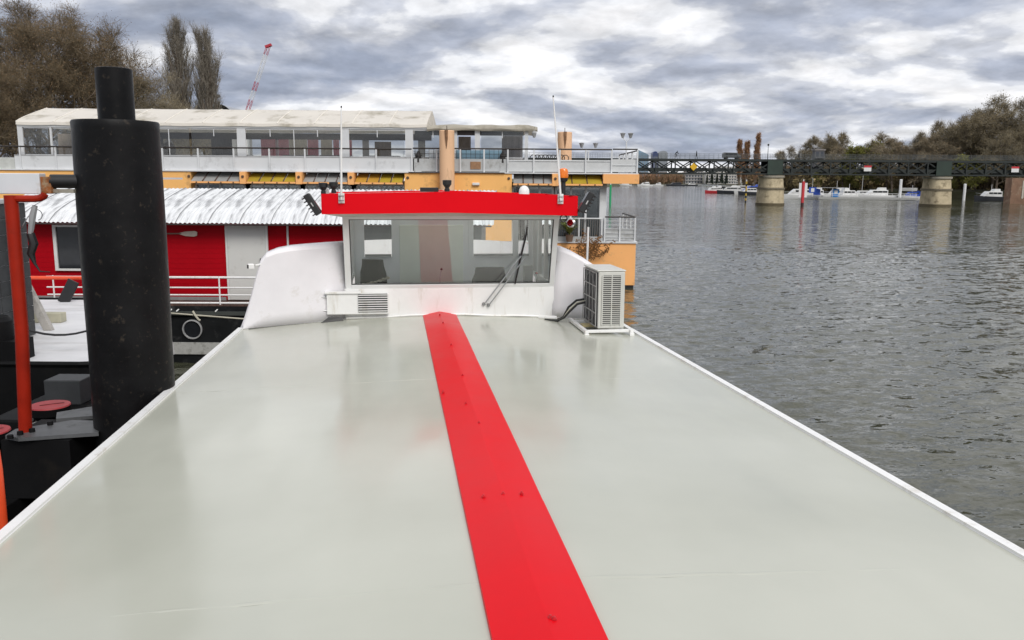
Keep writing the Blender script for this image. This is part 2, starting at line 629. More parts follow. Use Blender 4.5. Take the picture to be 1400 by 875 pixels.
BLACK = M('black_paint', (0.012, 0.012, 0.013), 0.45, var=0.3, vscale=5)
BLACKP = M('black_plastic', (0.015, 0.015, 0.016), 0.5, var=0.2)
STEEL = M('stainless_steel', (0.55, 0.55, 0.55), 0.3, 1.0, var=0.1)
GREYM = M('grey_metal', (0.30, 0.31, 0.31), 0.5, 0.4, var=0.15)
HULLRED = M('dark_red_hull', (0.10, 0.004, 0.010), 0.5, var=0.2, spec=0.2)

barge = thing('houseboat', 'own barge with pale grey roof, red centre stripe and white wheelhouse', 'houseboat', mat=BOAT.copy())
RIDGE_X, ZR, ZE = 0.536, 3.55, 3.47
def xl(y): return -1.998 + 0.0150 * y
def xr(y): return 2.998 - 0.0223 * y
def zroof(x, y):
    if x < RIDGE_X:
        return ZR + (ZE - ZR) * (RIDGE_X - x) / (RIDGE_X - xl(y))
    return ZR + (ZE - ZR) * (x - RIDGE_X) / (xr(y) - RIDGE_X)
Y0, Y1 = -5.0, 10.9
# roof sheet: a gently cambered plate with a dented, hand-welded surface
rr_ = np.random.RandomState(8)
P = []
for j in range(54):
    y = Y0 + (Y1 - Y0) * j / 53
    row = []
    for i in range(41):
        t = i / 40
        x = xl(y) + (RIDGE_X - xl(y)) * t / 0.5 if t <= 0.5 else RIDGE_X + (xr(y) - RIDGE_X) * (t - 0.5) / 0.5
        z = zroof(x, y)
        if i not in (0, 20, 40):
            z += 0.0022 * math.sin(x * 2.1 + y * 0.7) * math.sin(y * 1.9 + x) + 0.001 * rr_.normal()
        row.append((x, y, z))
    P.append(row)
MB().grid(P).build('roof_deck', DECK, barge, smooth=True, angle=60)
for side in (0, 1):
    e = MB()
    f = xl if side == 0 else xr
    s = 1 if side == 0 else -1
    segs = 10
    prof = ((-0.035, -0.05), (-0.035, 0.018), (0.022, 0.018), (0.022, 0.006), (0.03, -0.01))
    Pg = []
    for k in range(segs + 1):
        y = Y0 + (10.25 - Y0) * k / segs
        Pg.append([(f(y) + s * a, y, ZE + b) for a, b in (prof if side == 0 else prof)])
    e.grid(Pg)
    e.build('edge_trim', WHITE, barge, smooth=False)
# red stripe: four folded sheets, each lapped over the next, with their bolts
joints = [-5.0, -1.2, 1.55, 4.12, 6.46, 10.62]
for k in range(5):
    ya, yb = joints[k], joints[k + 1] + (0.03 if k < 4 else 0)
    Pg = []
    lift0 = 0.012 + 0.003 * (4 - k)
    for j in range(13):
        y = ya + (yb - ya) * j / 12
        row = []
        for i, off in enumerate((-0.213, -0.21, -0.105, -0.006, 0.006, 0.105, 0.21, 0.213)):
            x = RIDGE_X + off
            z = zroof(x, y) + (-0.004 if i in (0, 7) else lift0) + 0.034 * (1 - abs(off) / 0.21) + 0.0018 * math.sin(y * 3.1 + off * 9 + k)
            row.append((x, y, z))
        Pg.append(row)
    MB().grid(Pg).build('stripe_sheet', RED, barge, smooth=True, angle=25)
REDB = M('red_bolt_paint', (0.5, 0.008, 0.015), 0.4)
for (x, y) in [(0.523, 10.3), (0.53, 9.68), (0.536, 8.32), (0.541, 6.94), (0.35, 6.47), (0.494, 6.03), (0.539, 5.49), (0.433, 4.17), (0.535, 4.16), (0.637, 4.19), (0.55, 2.88), (0.563, 2.87), (0.536, 1.6)]:
    MB().lathe([(0.0, 0.006), (0.004, 0.006), (0.006, 0.003), (0.007, -0.003), (0.010, -0.004), (0.010, -0.02)], (x, y, zroof(x, y) + 0.038 + 0.020 * (1 - abs(x - RIDGE_X) / 0.21)), n=8).build('bolt', REDB, barge, smooth=True)
# faint weld lines between the roof plates
for y in (3.3, 7.1):
    for sa, sb in ((xl(y) + 0.04, RIDGE_X - 0.215), (RIDGE_X + 0.215, xr(y) - 0.04)):
        w = MB()
        n_ = 24
        rows = []
        for k in range(n_ + 1):
            a = sa + (sb - sa) * k / n_
            yy_ = y + 0.004 * math.sin(k * 1.3)
            rows.append([(a, yy_ - 0.016, zroof(a, y) - 0.0015), (a, yy_, zroof(a, y) + 0.0016 + 0.0005 * math.sin(k * 2.9)), (a, yy_ + 0.016, zroof(a, y) - 0.0015)])
        w.grid(rows).build('weld_seam', DECK, barge, smooth=True, angle=80)
# hull and cabin sides under the roof
h = MB()
Pg = []
for (dx, z) in ((0.02, 3.46), (0.02, 2.1), (-0.32, 2.05), (-0.34, 1.6), (-0.30, -0.4)):
    Pg.append([(xl(y) + dx, y, z) for y in np.linspace(-5, 10.3, 8)] )
h.grid(Pg)
Pg = []
for (dx, z) in ((-0.02, 3.46), (-0.02, 2.1), (0.32, 2.05), (0.34, 1.6), (0.30, -0.4)):
    Pg.append([(xr(y) + dx, y, z) for y in np.linspace(-5, 10.3, 8)])
h.grid(Pg)
h.build('hull', HULLRED, barge)
# stern: hull, deck and the white bulwark that runs round it
st = MB()
sternpts = []
for k in range(25):
    t = math.pi * k / 24
    sternpts.append((0.53 - 2.42 * math.cos(t), 13.6 + 3.6 * math.sin(t) ** 0.8))
ring = [(-1.89, 10.25), (-1.89, 12.0)] + sternpts + [(2.95, 12.0), (2.95, 10.2)]
st.prism([(x, y, -0.4) for x, y in ring], (0, 0, 3.1))
st.build('stern_hull', HULLRED, barge)
bw = MB()
Pg = [[], [], [], []]
for (x, y) in ring[1:-1]:
    d = Vector((x - 0.53, y - 12.6))
    d.normalize()
    zt = 3.90 if y < 13 else 3.90 + 0.18 * min(1, (y - 13) / 3)
    Pg[0].append((x, y, 2.7))
    Pg[1].append((x + d.x * 0.05, y + d.y * 0.05, zt))
    Pg[2].append((x - d.x * 0.03, y - d.y * 0.03, zt + 0.01))
    Pg[3].append((x - d.x * 0.06, y - d.y * 0.06, 2.7))
bw.grid(Pg)
bw.build('stern_bulwark', WHITE, barge, smooth=True, angle=50)
# white curved cowls at both sides of the wheelhouse
def cowl(outline, base_a, base_b, back, name='side_cowl'):
    """outline in (x, z); the plate runs from base_a to base_b in plan and is folded back along its top"""
    (xa, ya), (xb, yb) = base_a, base_b
    def yy(x):
        return ya + (yb - ya) * (x - xa) / (xb - xa)
    zb = 3.44
    n = len(outline)
    front = [(x, yy(x), z) for x, z in outline]
    mb = MB()
    rows = []
    for i, (x, z) in enumerate(outline):
        foot = (x, yy(x), min(z, zroof(min(max(x, xl(10)), xr(10)), 10) + 0.004))
        col = []
        for k in range(7):
            t = k / 6
            zz_ = foot[2] + (z - 0.05 - foot[2]) * t
            bulge = 0.03 * t
            col.append((x, yy(x) + bulge, zz_))
        col.append((x, yy(x) + 0.045, z - 0.015))
        col.append((x, yy(x) + 0.08, z))
        col.append((x, yy(x) + back, z + 0.01))
        rows.append(col)
    mb.grid(rows)
    return mb.build(name, WHITE2, barge, smooth=True, angle=14, solid=0.012)
cowl([(-0.60, 4.462), (-0.85, 4.452), (-1.10, 4.440), (-1.28, 4.428), (-1.42, 4.405), (-1.54, 4.36), (-1.60, 4.29), (-1.655, 4.12), (-1.70, 3.95), (-1.755, 3.76), (-1.815, 3.58), (-1.86, 3.475)], (-0.6, 10.66), (-1.86, 10.20), 0.22)
cowl([(1.99, 4.41), (2.12, 4.39), (2.25, 4.335), (2.40, 4.25), (2.52, 4.17), (2.62, 4.09), (2.70, 3.92), (2.75, 3.7), (2.79, 3.475)], (1.99, 10.60), (2.79, 10.42), 0.22)
# seam strip on the left cowl and the gap under it
MB().obox((-1.46, 10.372, 4.0), (0.006, 0.004, 0.62), (0, rad(-7), rad(20))).build('seam', M('cowl_seam', (0.45, 0.43, 0.44), 0.6), barge)
MB().tube([(-0.62, 10.60, 3.50), (-0.9, 10.50, 3.495), (-1.3, 10.36, 3.487), (-1.75, 10.19, 3.478)], 0.008, 6).build('sealant_bead', M('sealant', (0.12, 0.12, 0.11), 0.8), barge)
MB().add([(-0.93, 10.42, 3.50), (-0.66, 10.50, 3.51), (-0.68, 10.52, 3.555), (-0.84, 10.47, 3.56)], [(0, 1, 2, 3)]).build('drain_flap', BLACKP, barge, solid=0.01)
MB().tube([(2.62, 11.4, 4.0), (2.63, 11.4, 4.62)], 0.016, 8).build('staff', WHITE, barge)

# ------------------------------------------------------------------ wheelhouse
wh = MB()
FY, TY, RY = 10.62, 10.34, 12.05      # foot of the windscreen, its top (leaning forward), rear wall
XA, XB = -0.63, 2.01
ZS, ZT = 3.925, 4.80
apron = MB()
for k in range(16):
    x0 = XA + (XB - XA) * k / 16
    x1 = XA + (XB - XA) * (k + 1) / 16
    apron.add([(x0, FY, zroof(x0, 10.5) - 0.02), (x1, FY, zroof(x1, 10.5) - 0.02), (x1, FY - 0.012, ZS - 0.03), (x0, FY - 0.012, ZS - 0.03)], [(0, 1, 2, 3)])
apron.add([(XA, FY, 3.40), (XA, FY - .012, ZS - .03), (XA, RY, ZS - .03), (XA, RY, 2.7)], [(0, 1, 2, 3)])
apron.add([(XB, FY, 3.40), (XB, FY - .012, ZS - .03), (XB, RY, ZS - .03), (XB, RY, 2.7)], [(3, 2, 1, 0)])
apron.build('wheelhouse_wall', WHITE, barge, solid=0.03)
# flashing bead where the wall meets the roof
fl = [(x, FY - 0.035, zroof(x, 10.6) + 0.012 + 0.004 * math.sin(9 * x)) for x in np.linspace(XA, XB, 24)]
MB().tube(fl, 0.014, 6).build('flashing', WHITE, barge, smooth=True)
# windscreen frame
fr = MB()
def slant(x, s, d=0.0):
    """point on the leaning windscreen; s = 0 at the sill, 1 at the top"""
    return Vector((x, FY + (TY - FY) * s + d, ZS + (ZT - ZS) * s))
def bar(mb, a, b, w, t=0.05, up_=Vector((0, -1, -0.32))):
    d = (b - a).normalized()
    n_ = up_.normalized()
    u = d.cross(n_).normalized() * w / 2
    n_ = n_ * t / 2
    mb.add([a - u - n_, a + u - n_, b + u - n_, b - u - n_, a - u + n_, a + u + n_, b + u + n_, b - u + n_], [(0, 3, 2, 1), (4, 5, 6, 7), (0, 1, 5, 4), (1, 2, 6, 5), (2, 3, 7, 6), (3, 0, 4, 7)])
FRM = M('window_frame_white', (0.74, 0.75, 0.74), 0.35, var=0.05)
bar(fr, slant(XA + 0.035, -0.04), slant(XA + 0.035, 1.03), 0.075)
bar(fr, slant(XB - 0.03, -0.04), slant(XB - 0.03, 1.03), 0.065)
bar(fr, slant(XA + 0.07, 0.0), slant(XB - 0.06, 0.0), 0.05, 0.06)
bar(fr, slant(XA + 0.07, 0.995), slant(XB - 0.06, 0.995), 0.05, 0.05)
fr.build('window_frame', FRM, barge, bevel=0.006)
gl = MB()
gl.add([slant(XA + 0.06, 0.01), slant(XB - 0.05, 0.01), slant(XB - 0.05, 0.99), slant(XA + 0.06, 0.99)], [(0, 1, 2, 3)])
gl.build('windscreen', glass('wheelhouse_glass', (0.96, 0.98, 0.97), 0.10), barge)
gk = MB()
for a, b in ((slant(XA + 0.078, 0.03, -0.02), slant(XA + 0.078, 0.965, -0.02)), (slant(XB - 0.068, 0.03, -0.02), slant(XB - 0.068, 0.965, -0.02)), (slant(XA + 0.078, 0.034, -0.02), slant(XB - 0.068, 0.034, -0.02)), (slant(XA + 0.078, 0.962, -0.02), slant(XB - 0.068, 0.962, -0.02))):
    gk.tube([a, b], 0.006, 5)
gk.build('gasket', M('rubber_grey', (0.05, 0.05, 0.05), 0.7), barge)
# side walls: posts and glass
for x in (XA + 0.02, XB - 0.02):
    s = MB()
    for y in (11.1, 11.6, RY - 0.03):
        s.box(x - 0.025, x + 0.025, y - 0.03, y + 0.03, ZS - 0.03, ZT)
    s.box(x - 0.025, x + 0.025, FY + 0.02, RY - 0.06, ZS - 0.03, ZS + 0.03)
    s.box(x - 0.025, x + 0.025, TY + 0.05, RY - 0.06, ZT - 0.05, ZT - 0.002)
    s.build('side_window_frame', FRM, barge, bevel=0.004)
    g = MB()
    g.add([(x, FY + 0.03, ZS + 0.03), (x, RY - 0.06, ZS + 0.03), (x, RY - 0.06, ZT - 0.05), (x, TY + 0.06, ZT - 0.05)], [(0, 1, 2, 3)])
    g.build('side_pane', glass('clear_glass', (0.94, 0.96, 0.95), 0.06), barge)
# rear wall: two windows either side of a white door panel, sill and lower wall
INT = M('interior_white', (0.80, 0.83, 0.85), 0.5, var=0.03)
rw = MB()
rw.box(XA + 0.045, XB - 0.045, RY - 0.02, RY + 0.02, 2.7, 4.17)
for a, b in ((XA + 0.045, -0.44), (1.03, 1.10), (1.67, 1.75), (1.90, XB - 0.045)):
    rw.box(a, b, RY - 0.02, RY + 0.02, 4.17, ZT - 0.002)
rw.box(XA + 0.045, XB - 0.045, RY - 0.022, RY + 0.022, 4.70, ZT - 0.004)
rw.build('rear_wall', INT, barge)
dr = MB()
dr.box(-0.06, 1.027, RY - 0.03, RY + 0.03, 2.72, 4.697)
dr.build('rear_panel', INT, barge)
d2 = MB()
d2.box(0.05, 0.95, RY - 0.05, RY - 0.031, 2.8, 4.62)
d2.build('rear_door', M('interior_green_white', (0.80, 0.85, 0.77), 0.4, var=0.03), barge, bevel=0.008)
for a, b in ((-0.435, -0.065), (1.102, 1.668), (1.752, 1.898)):
    MB().add([(a, RY, 4.172), (b, RY, 4.172), (b, RY, 4.697), (a, RY, 4.697)], [(0, 1, 2, 3)]).build('rear_pane', glass('clear_glass'), barge)
    MB().box(a + 0.002, b - 0.002, RY - 0.06, RY - 0.024, 4.175, 4.21).build('rear_sill', GREYM, barge)
# wheelhouse floor and dashboard
MB().box(XA + 0.05, XB - 0.05, FY + 0.02, RY - 0.025, 2.62, 2.70).build('wheelhouse_floor', M('floor_grey', (0.40, 0.40, 0.38), 0.6), barge)
MB().box(XA + 0.06, XB - 0.06, FY + 0.03, FY + 0.40, 3.84, 3.90).build('dashboard', M('dash_grey', (0.2, 0.2, 0.2), 0.5), barge, bevel=0.01)
# roof of the wheelhouse with its red fascia, peaked in the middle
RX0, RXM, RX1 = -0.852, 0.665, 2.195
roof = MB()
prof = [(RX0, 4.836, 5.073), (RXM, 4.856, 5.106), (RX1, 4.822, 5.062)]
FYR = 10.12
back = 12.3
rf = MB()
rf.grid([[(x, FYR + 0.012, zb_ + 0.03) for x, zb_, zt_ in prof], [(x, back, zb_ + 0.03) for x, zb_, zt_ in prof]])
rf.build('wheelhouse_ceiling', translucent(M('ceiling_panel', (0.80, 0.80, 0.74), 0.5), 0.55, (0.9, 0.92, 0.88)), barge)  # translucency added so that daylight from above reaches the cabin
rt_ = MB()
rt_.grid([[(x, FYR + 0.012, zt_ - 0.02) for x, zb_, zt_ in prof], [(x, back - 0.012, zt_ - 0.02) for x, zb_, zt_ in prof]])
rt_.build('wheelhouse_roof', translucent(M('roof_added_translucent', (0.8, 0.8, 0.78), 0.5), 0.6, (0.92, 0.94, 0.90)), barge)  # see-through roof sheet made up to brighten the wheelhouse interior
fa = MB()
fa.add([(x, FYR, z_) for x, a, b in prof for z_ in (a, b)], [(0, 2, 3, 1), (2, 4, 5, 3)])
fa.add([(RX0, FYR, 4.836), (RX0, FYR, 5.073), (RX0, back, 4.836), (RX0, back, 5.073)], [(0, 1, 3, 2)])
fa.add([(RX1, FYR, 4.822), (RX1, FYR, 5.062), (RX1, back, 4.822), (RX1, back, 5.062)], [(0, 2, 3, 1)])
fa.add([(x, back, z_) for x, a, b in prof for z_ in (a, b)], [(0, 1, 3, 2), (2, 3, 5, 4)])
fa.build('fascia', RED, barge, solid=0.008)
MB().add([(RX0 + .01, FYR + 0.03, 4.842), (RXM, FYR + 0.03, 4.862), (RX1 - .01, FYR + 0.03, 4.828), (XB, TY - 0.02, 4.80), (RXM, TY - 0.02, 4.815), (XA, TY - 0.02, 4.80)], [(0, 1, 4, 5), (1, 2, 3, 4)]).build('soffit', M('ceiling_cream', (0.6, 0.6, 0.55), 0.5), barge, solid=0.01)

# vent box with its louvre
vb = MB()
vb.box(-0.86, -0.10, FY - 0.11, FY - 0.03, 3.585, 3.845)
vent = vb.build('vent_box', WHITE, barge, bevel=0.008)
MB().box(-0.88, -0.44, FY - 0.13, FY - 0.04, 3.845, 3.872).build('vent_lid', WHITE, vent, bevel=0.005)
for z in (3.80, 3.63):
    MB().tube([(-0.93, FY - 0.07, z), (-0.86, FY - 0.07, z)], 0.008, 6).build('hinge_pin', STEEL, vent)
MB().box(-0.475, -0.115, FY - 0.121, FY - 0.112, 3.615, 3.842).build('louvre_back', M('louvre_dark', (0.006, 0.006, 0.008), 0.7), vent)
for k in range(8):
    MB().obox((-0.295, FY - 0.128, 3.628 + k * 0.0285), (0.36, 0.005, 0.012), (rad(10), 0, 0)).build('slat', WHITE, vent)
# wiper: two parallel arms and a blade
w = MB()
piv = Vector((1.10, FY - 0.03, 3.685))
tipp = slant(1.56, 0.44, -0.045)
w.tube([piv, piv + Vector((0.02, -0.05, 0.03)), tipp], 0.008, 6)
w.tube([piv + Vector((0.06, 0, -0.015)), piv + Vector((0.075, -0.05, 0.01)), tipp + Vector((0.045, 0, -0.03))], 0.008, 6)
wip = w.build('wiper', STEEL, barge, smooth=True)
MB().tube([slant(1.615, 0.86, -0.04), slant(1.60, 0.7, -0.035), slant(1.55, 0.4, -0.035), slant(1.50, 0.02, -0.04)], [0.008, 0.013, 0.014, 0.009], 6).build('wiper_blade', BLACKP, wip)
for q in (piv, piv + Vector((0.06, 0, -0.015))):
    MB().lathe([(0.0, 0.045), (0.014, 0.045), (0.022, 0.03), (0.024, 0.0)], q + Vector((0, 0.02, 0)), (0, -1, 0), 12).build('wiper_pivot', GREYM, wip, smooth=True)
# aerials
def aerial(x0, x1, z1, lab):
    m = MB()
    m.tube([(x0, FYR - 0.05, 4.99), (x0 + (x1 - x0) * .5, FYR - 0.05, 5.03 + (z1 - 5.03) * .5), (x1, FYR - 0.05, z1 - 0.02)], [0.013, 0.011, 0.008], 8)
    a = m.build('aerial', WHITE, barge, smooth=True)
    MB().lathe([(0, .02), (.008, .02), (.01, .0), (.0, -.002)], (x1, FYR - 0.05, z1 - 0.02), n=8).build('aerial_tip', BLACKP, a)
    MB().box(x0 - 0.035, x0 + 0.035, FYR - 0.022, FYR - 0.010, 4.965, 5.085).build('aerial_bracket', WHITE, a, bevel=0.004)
    c = MB()
    for dz in (5.0, 5.05):
        c.tube([(x0 - 0.03, FYR - 0.04, dz), (x0, FYR - 0.066, dz), (x0 + 0.03, FYR - 0.04, dz)], 0.007, 6)
        c.lathe([(0, 0.02), (0.008, 0.018), (0.008, 0)], (x0 - 0.02, FYR - 0.022, dz), (0, -1, 0), 6)
    c.build('clamp', GREYM, a)
aerial(-0.622, -0.595, 6.07, 'l')
aerial(1.981, 1.868, 6.235, 'r')
# floodlights hung at both ends of the fascia
def flood(cx, cz, tilt):
    m = MB()
    m.obox((cx, FYR + 0.0, cz), (0.075, 0.12, 0.27), (0, tilt, 0))
    f_ = m.build('floodlight', BLACKP, barge, bevel=0.01)
    from mathutils import Euler
    E = Euler((0, tilt, 0)).to_matrix()
    s = 1 if tilt > 0 else -1
    for k in range(6):
        q = Vector((cx, FYR, cz)) + E @ Vector((0.05 * s, 0, -0.11 + 0.044 * k))
        MB().obox(q, (0.035, 0.11, 0.012), (0, tilt, 0)).build('cooling_fin', BLACKP, f_)
    q = Vector((cx, FYR, cz)) + E @ Vector((-0.04 * s, 0, 0))
    MB().obox(q, (0.006, 0.10, 0.24), (0, tilt, 0)).build('lens', M('lens_dark', (0.02, 0.02, 0.022), 0.15), f_)
    MB().obox(Vector((cx, FYR - 0.062, cz)), (0.012, 0.006, 0.05), (0, tilt, 0)).build('maker_plate', M('plate_grey', (0.5, 0.5, 0.5), 0.4), f_)
    b_ = MB()
    end = RX0 if cx < 0.5 else RX1
    b_.tube([(cx, FYR + 0.02, cz), ((cx + end) / 2, FYR + 0.03, cz - 0.10), (end, FYR + 0.03, 4.87)], 0.012, 6)
    b_.build('bracket', BLACK, f_)
flood(-0.955, 4.95, rad(-32))
flood(2.30, 4.985, rad(30))
# lamps, box, dome, beacon and horn on the wheelhouse roof
def nav_lamp(x, y, zb_, s=1.0, parent=barge):
    o = MB().lathe([(0, 0), (0.03 * s, 0), (0.03 * s, 0.03 * s), (0.022 * s, 0.04 * s), (0.045 * s, 0.075 * s), (0.05 * s, 0.08 * s), (0.052 * s, 0.125 * s), (0.045 * s, 0.13 * s), (0.0, 0.132 * s)], (x, y, zb_), n=16).build('navigation_lamp', BLACKP, parent, smooth=True)
nav_lamp(-0.835, 10.20, 5.07)
nav_lamp(-0.715, 10.20, 5.08)
nav_lamp(0.62, 10.25, 5.105, 1.05)
MB().box(-0.86, -0.78, 10.28, 10.40, 5.07, 5.14).build('junction_box', WHITE, barge, bevel=0.01)
MB().box(0.30, 0.52, 10.3, 10.42, 5.10, 5.152).build('black_case', BLACKP, barge, bevel=0.006)
MB().lathe([(0.062, -0.03), (0.065, 0.02), (0.06, 0.05), (0.045, 0.078), (0.02, 0.094), (0, 0.097)], (1.565, 10.3, 5.085), n=18).build('satellite_dome', WHITE, barge, smooth=True)
be = MB().lathe([(0.028, -0.20), (0.028, -0.05), (0.05, -0.035), (0.057, 0.0), (0.0, 0.0)], (2.02, FYR + 0.02, 5.275), n=14).build('beacon', BLACKP, barge, smooth=True)
MB().lathe([(0.057, 0.0), (0.06, 0.02), (0.058, 0.08), (0.048, 0.105), (0.03, 0.115), (0, 0.117)], (2.02, FYR + 0.02, 5.277), n=16).build('beacon_lens', M('amber_lens', (0.85, 0.20, 0.01), 0.25, var=0.15, vscale=30, coat=0.5), be, smooth=True)
MB().tube([(2.04, FYR, 5.10), (2.10, FYR - 0.02, 5.07), (2.17, FYR - 0.01, 5.08), (2.24, FYR, 5.06)], 0.007, 6).build('lamp_cable', BLACKP, barge)
ho = MB().lathe([(0.012, 0.30), (0.014, 0.16), (0.022, 0.08), (0.035, 0.03), (0.055, 0.0), (0.052, -0.002), (0.036, 0.02), (0.026, 0.04)], (2.115, FYR - 0.02, 4.735), (0.0, 1, 0.03), 20).build('horn', M('chrome', (0.7, 0.7, 0.7), 0.12, 1.0, var=0.02), barge, smooth=True)
MB().lathe([(0.028, 0.036), (0.02, 0.06), (0.012, 0.09), (0.0, 0.10)], (2.115, FYR - 0.02, 4.735), (0, 1, 0.03), 20).build('horn_throat', M('horn_red', (0.5, 0.02, 0.03), 0.4), ho, smooth=True)
rg = [(2.03 + 0.042 * math.cos(t), FYR + 0.02, 4.79 + 0.042 * math.sin(t)) for t in np.linspace(0, 2 * math.pi, 17)]
MB().tube(rg, 0.008, 6).build('cable_loop', BLACKP, ho, smooth=True)
MB().tube([(2.115, FYR + 0.15, 4.74), (2.10, FYR + 0.16, 4.84)], 0.012, 6).build('horn_stem', STEEL, ho)
# security camera on the left cowl
cc = MB().tube([(-1.60, 10.33, 4.235), (-1.66, 10.28, 4.225)], 0.012, 8).build('security_camera', WHITE, barge)
MB().obox((-1.70, 10.22, 4.222), (0.07, 0.1, 0.06), (0, 0, rad(15))).build('camera_body', WHITE, cc, bevel=0.008)
MB().obox((-1.712, 10.17, 4.222), (0.045, 0.008, 0.04), (0, 0, rad(15))).build('camera_lens', BLACKP, cc)
# gangway fixtures by the right foot of the wheelhouse
MB().tube([(1.80, 10.50, 3.52), (2.02, 10.42, 3.515)], 0.028, 8).build('cable_duct', WHITE, barge, smooth=True)

# ------------------------------------------------------------------ furniture inside the wheelhouse
CH = M('chair_black', (0.012, 0.0125, 0.0125), 0.7, var=0.2)
def helm_chair(x, y, top, wid, rz, label, shape):
    t = thing('helm_chair', label, 'chair', mat=on_boat(x, y, 2.70) @ Matrix.Rotation(rz, 4, 'Z'))
    h_ = top - 2.70
    b = MB()
    P_ = []
    for k in range(9):
        s = k / 8
        zz_ = h_ * 0.52 + (h_ * 0.48) * s
        ww = wid / 2 * (0.86 + 0.14 * math.sin(s * math.pi)) * (1 if s < 0.85 else 0.9)
        P_.append([(ww * math.cos(a) if abs(math.cos(a)) < 1 else ww * math.cos(a), 0.05 * math.sin(a) - 0.05 * s, zz_) for a in np.linspace(0, 2 * math.pi, 17)])
    b.grid(P_)
    b.add([P_[-1][k] for k in range(16)], [tuple(range(16))])
    b.build('backrest', CH, t, smooth=True, angle=60)
    MB().box(-wid / 2, wid / 2, 0.04, 0.50, h_ * 0.40, h_ * 0.50).build('seat', CH, t, bevel=0.03)
    MB().tube([(0, 0.25, 0.03), (0, 0.25, h_ * 0.40)], 0.04, 10).build('pedestal', GREYM, t)
    MB().lathe([(0, 0.03), (0.22, 0.025), (0.24, 0.0), (0, 0)], (0, 0.25, 0.0), n=20).build('base', GREYM, t)
    for s in (-1, 1):
        MB().tube([(s * wid * .56, 0.02, h_ * .62), (s * wid * .56, 0.33, h_ * .62)], 0.022, 8).build('armrest', CH, t)
helm_chair(-0.29, 11.35, 4.20, 0.40, rad(-25), 'tall dark helm chair behind the left side of the windscreen', 0)
helm_chair(1.25, 11.3, 4.09, 0.50, rad(0), 'dark rounded helm chair behind the right side of the windscreen', 1)
mic = thing('microphone', 'thin gooseneck microphone standing behind the middle of the windscreen', 'microphone', mat=on_boat(0.56, 10.9, 3.90))
MB().tube([(0, 0, 0.0), (0.0, 0, 0.10), (0.012, -0.005, 0.17), (0.025, -0.01, 0.195)], 0.006, 6).build('stem', STEEL, mic, smooth=True)
MB().lathe([(0, 0), (0.015, 0.004), (0.016, 0.02), (0, 0.032)], (0.02, -0.01, 0.19), n=10).build('capsule', BLACKP, mic, smooth=True)
MB().lathe([(0, 0.02), (0.04, 0.018), (0.045, 0), (0, 0)], (0.02, 0, 0), n=12).build('base', BLACKP, mic)
rp = thing('coiled_rope', 'pale coiled rope lying on the dashboard at the left', 'rope', mat=on_boat(-0.27, 10.84, 3.90))
pts = []
rr2 = random.Random(3)
for k in range(60):
    t = k / 59
    pts.append((-0.25 + 0.42 * t + 0.03 * math.cos(k * 0.9), 0.03 * math.sin(k * 0.9), 0.012 + 0.09 * t ** 2 + 0.012 * rr2.random()))
MB().tube(pts, 0.009, 5).build('rope_strand', M('rope_beige', (0.5, 0.47, 0.38), 0.9, bump=0.3, bscale=90), rp, smooth=True)
sw = thing('switch_panel', 'grey switch box with small red handle at the right of the wheelhouse', 'control box', mat=on_boat(1.72, 10.95, 3.90))
MB().box(-0.05, 0.07, 0, 0.08, 0, 0.24).build('box', M('box_grey', (0.35, 0.37, 0.36), 0.5), sw, bevel=0.008)
MB().tube([(0.12, 0.0, 0.0), (0.12, 0, 0.12)], 0.008, 6).build('lever', GREYM, sw)
MB().lathe([(0, 0), (0.018, 0.006), (0.02, 0.02), (0, 0.035)], (0.12, 0, 0.12), n=10).build('knob', M('knob_red', (0.4, 0.05, 0.05), 0.4), sw, smooth=True)

# ------------------------------------------------------------------ air-conditioning unit
CREAM = M('ac_cream', (0.58, 0.58, 0.54), 0.42, var=0.05, vscale=6, dirt=(0.42, 0.38, 0.3), dscale=5, damt=0.15)
ac = thing('air_conditioner', 'cream outdoor air conditioning unit on white rails beside the wheelhouse', 'air conditioner', mat=on_boat(2.46, 9.78, 3.474))
# local box: x -0.165..0.165, y -0.36..0.36, z 0.066..0.746
casing = MB().box(-0.150, 0.165, -0.36, 0.36, 0.068, 0.735).build('casing', CREAM, ac, bevel=0.012)
MB().box(-0.168, 0.172, -0.368, 0.368, 0.736, 0.752).build('lid', CREAM, ac, bevel=0.006)
# louvred end, facing the camera: two columns of slots
MB().box(-0.105, 0.115, -0.366, -0.361, 0.115, 0.690).build('louvre_recess', M('ac_dark', (0.03, 0.03, 0.035), 0.7), ac)
for k in range(25):
    z = 0.122 + k * 0.0232
    MB().obox((0.005, -0.371, z), (0.212, 0.004, 0.0115), (rad(22), 0, 0)).build('slat', CREAM, ac)
for x in (-0.105, 0.005, 0.115):
    MB().box(x - 0.006, x + 0.006, -0.3775, -0.362, 0.112, 0.693).build('slat_post', CREAM, ac)
# fan grille, facing the port side
MB().box(-0.158, -0.151, -0.335, 0.335, 0.09, 0.715).build('fan_recess', M('ac_dark'  , (0.03, 0.03, 0.035), 0.7), ac)
ring_ = [(-0.162, 0.02 + 0.285 * math.cos(t), 0.40 + 0.285 * math.sin(t)) for t in np.linspace(0, 2 * math.pi, 33)]
MB().tube(ring_, 0.008, 6).build('fan_ring', M('ac_grey', (0.2, 0.2, 0.2), 0.5), ac, smooth=True)
for k in range(3):
    b = MB()
    a0 = k * 2.094
    P_ = []
    for i in range(6):
        r_ = 0.06 + 0.2 * i / 5
        P_.append([(-0.159 + 0.003 * j - 0.001 * i * j / 3, 0.02 + r_ * math.cos(a0 + 0.35 * j), 0.40 + r_ * math.sin(a0 + 0.35 * j)) for j in range(3)])
    b.grid(P_)
    b.build('fan_blade', M('fan_grey', (0.10, 0.10, 0.105), 0.5), ac)
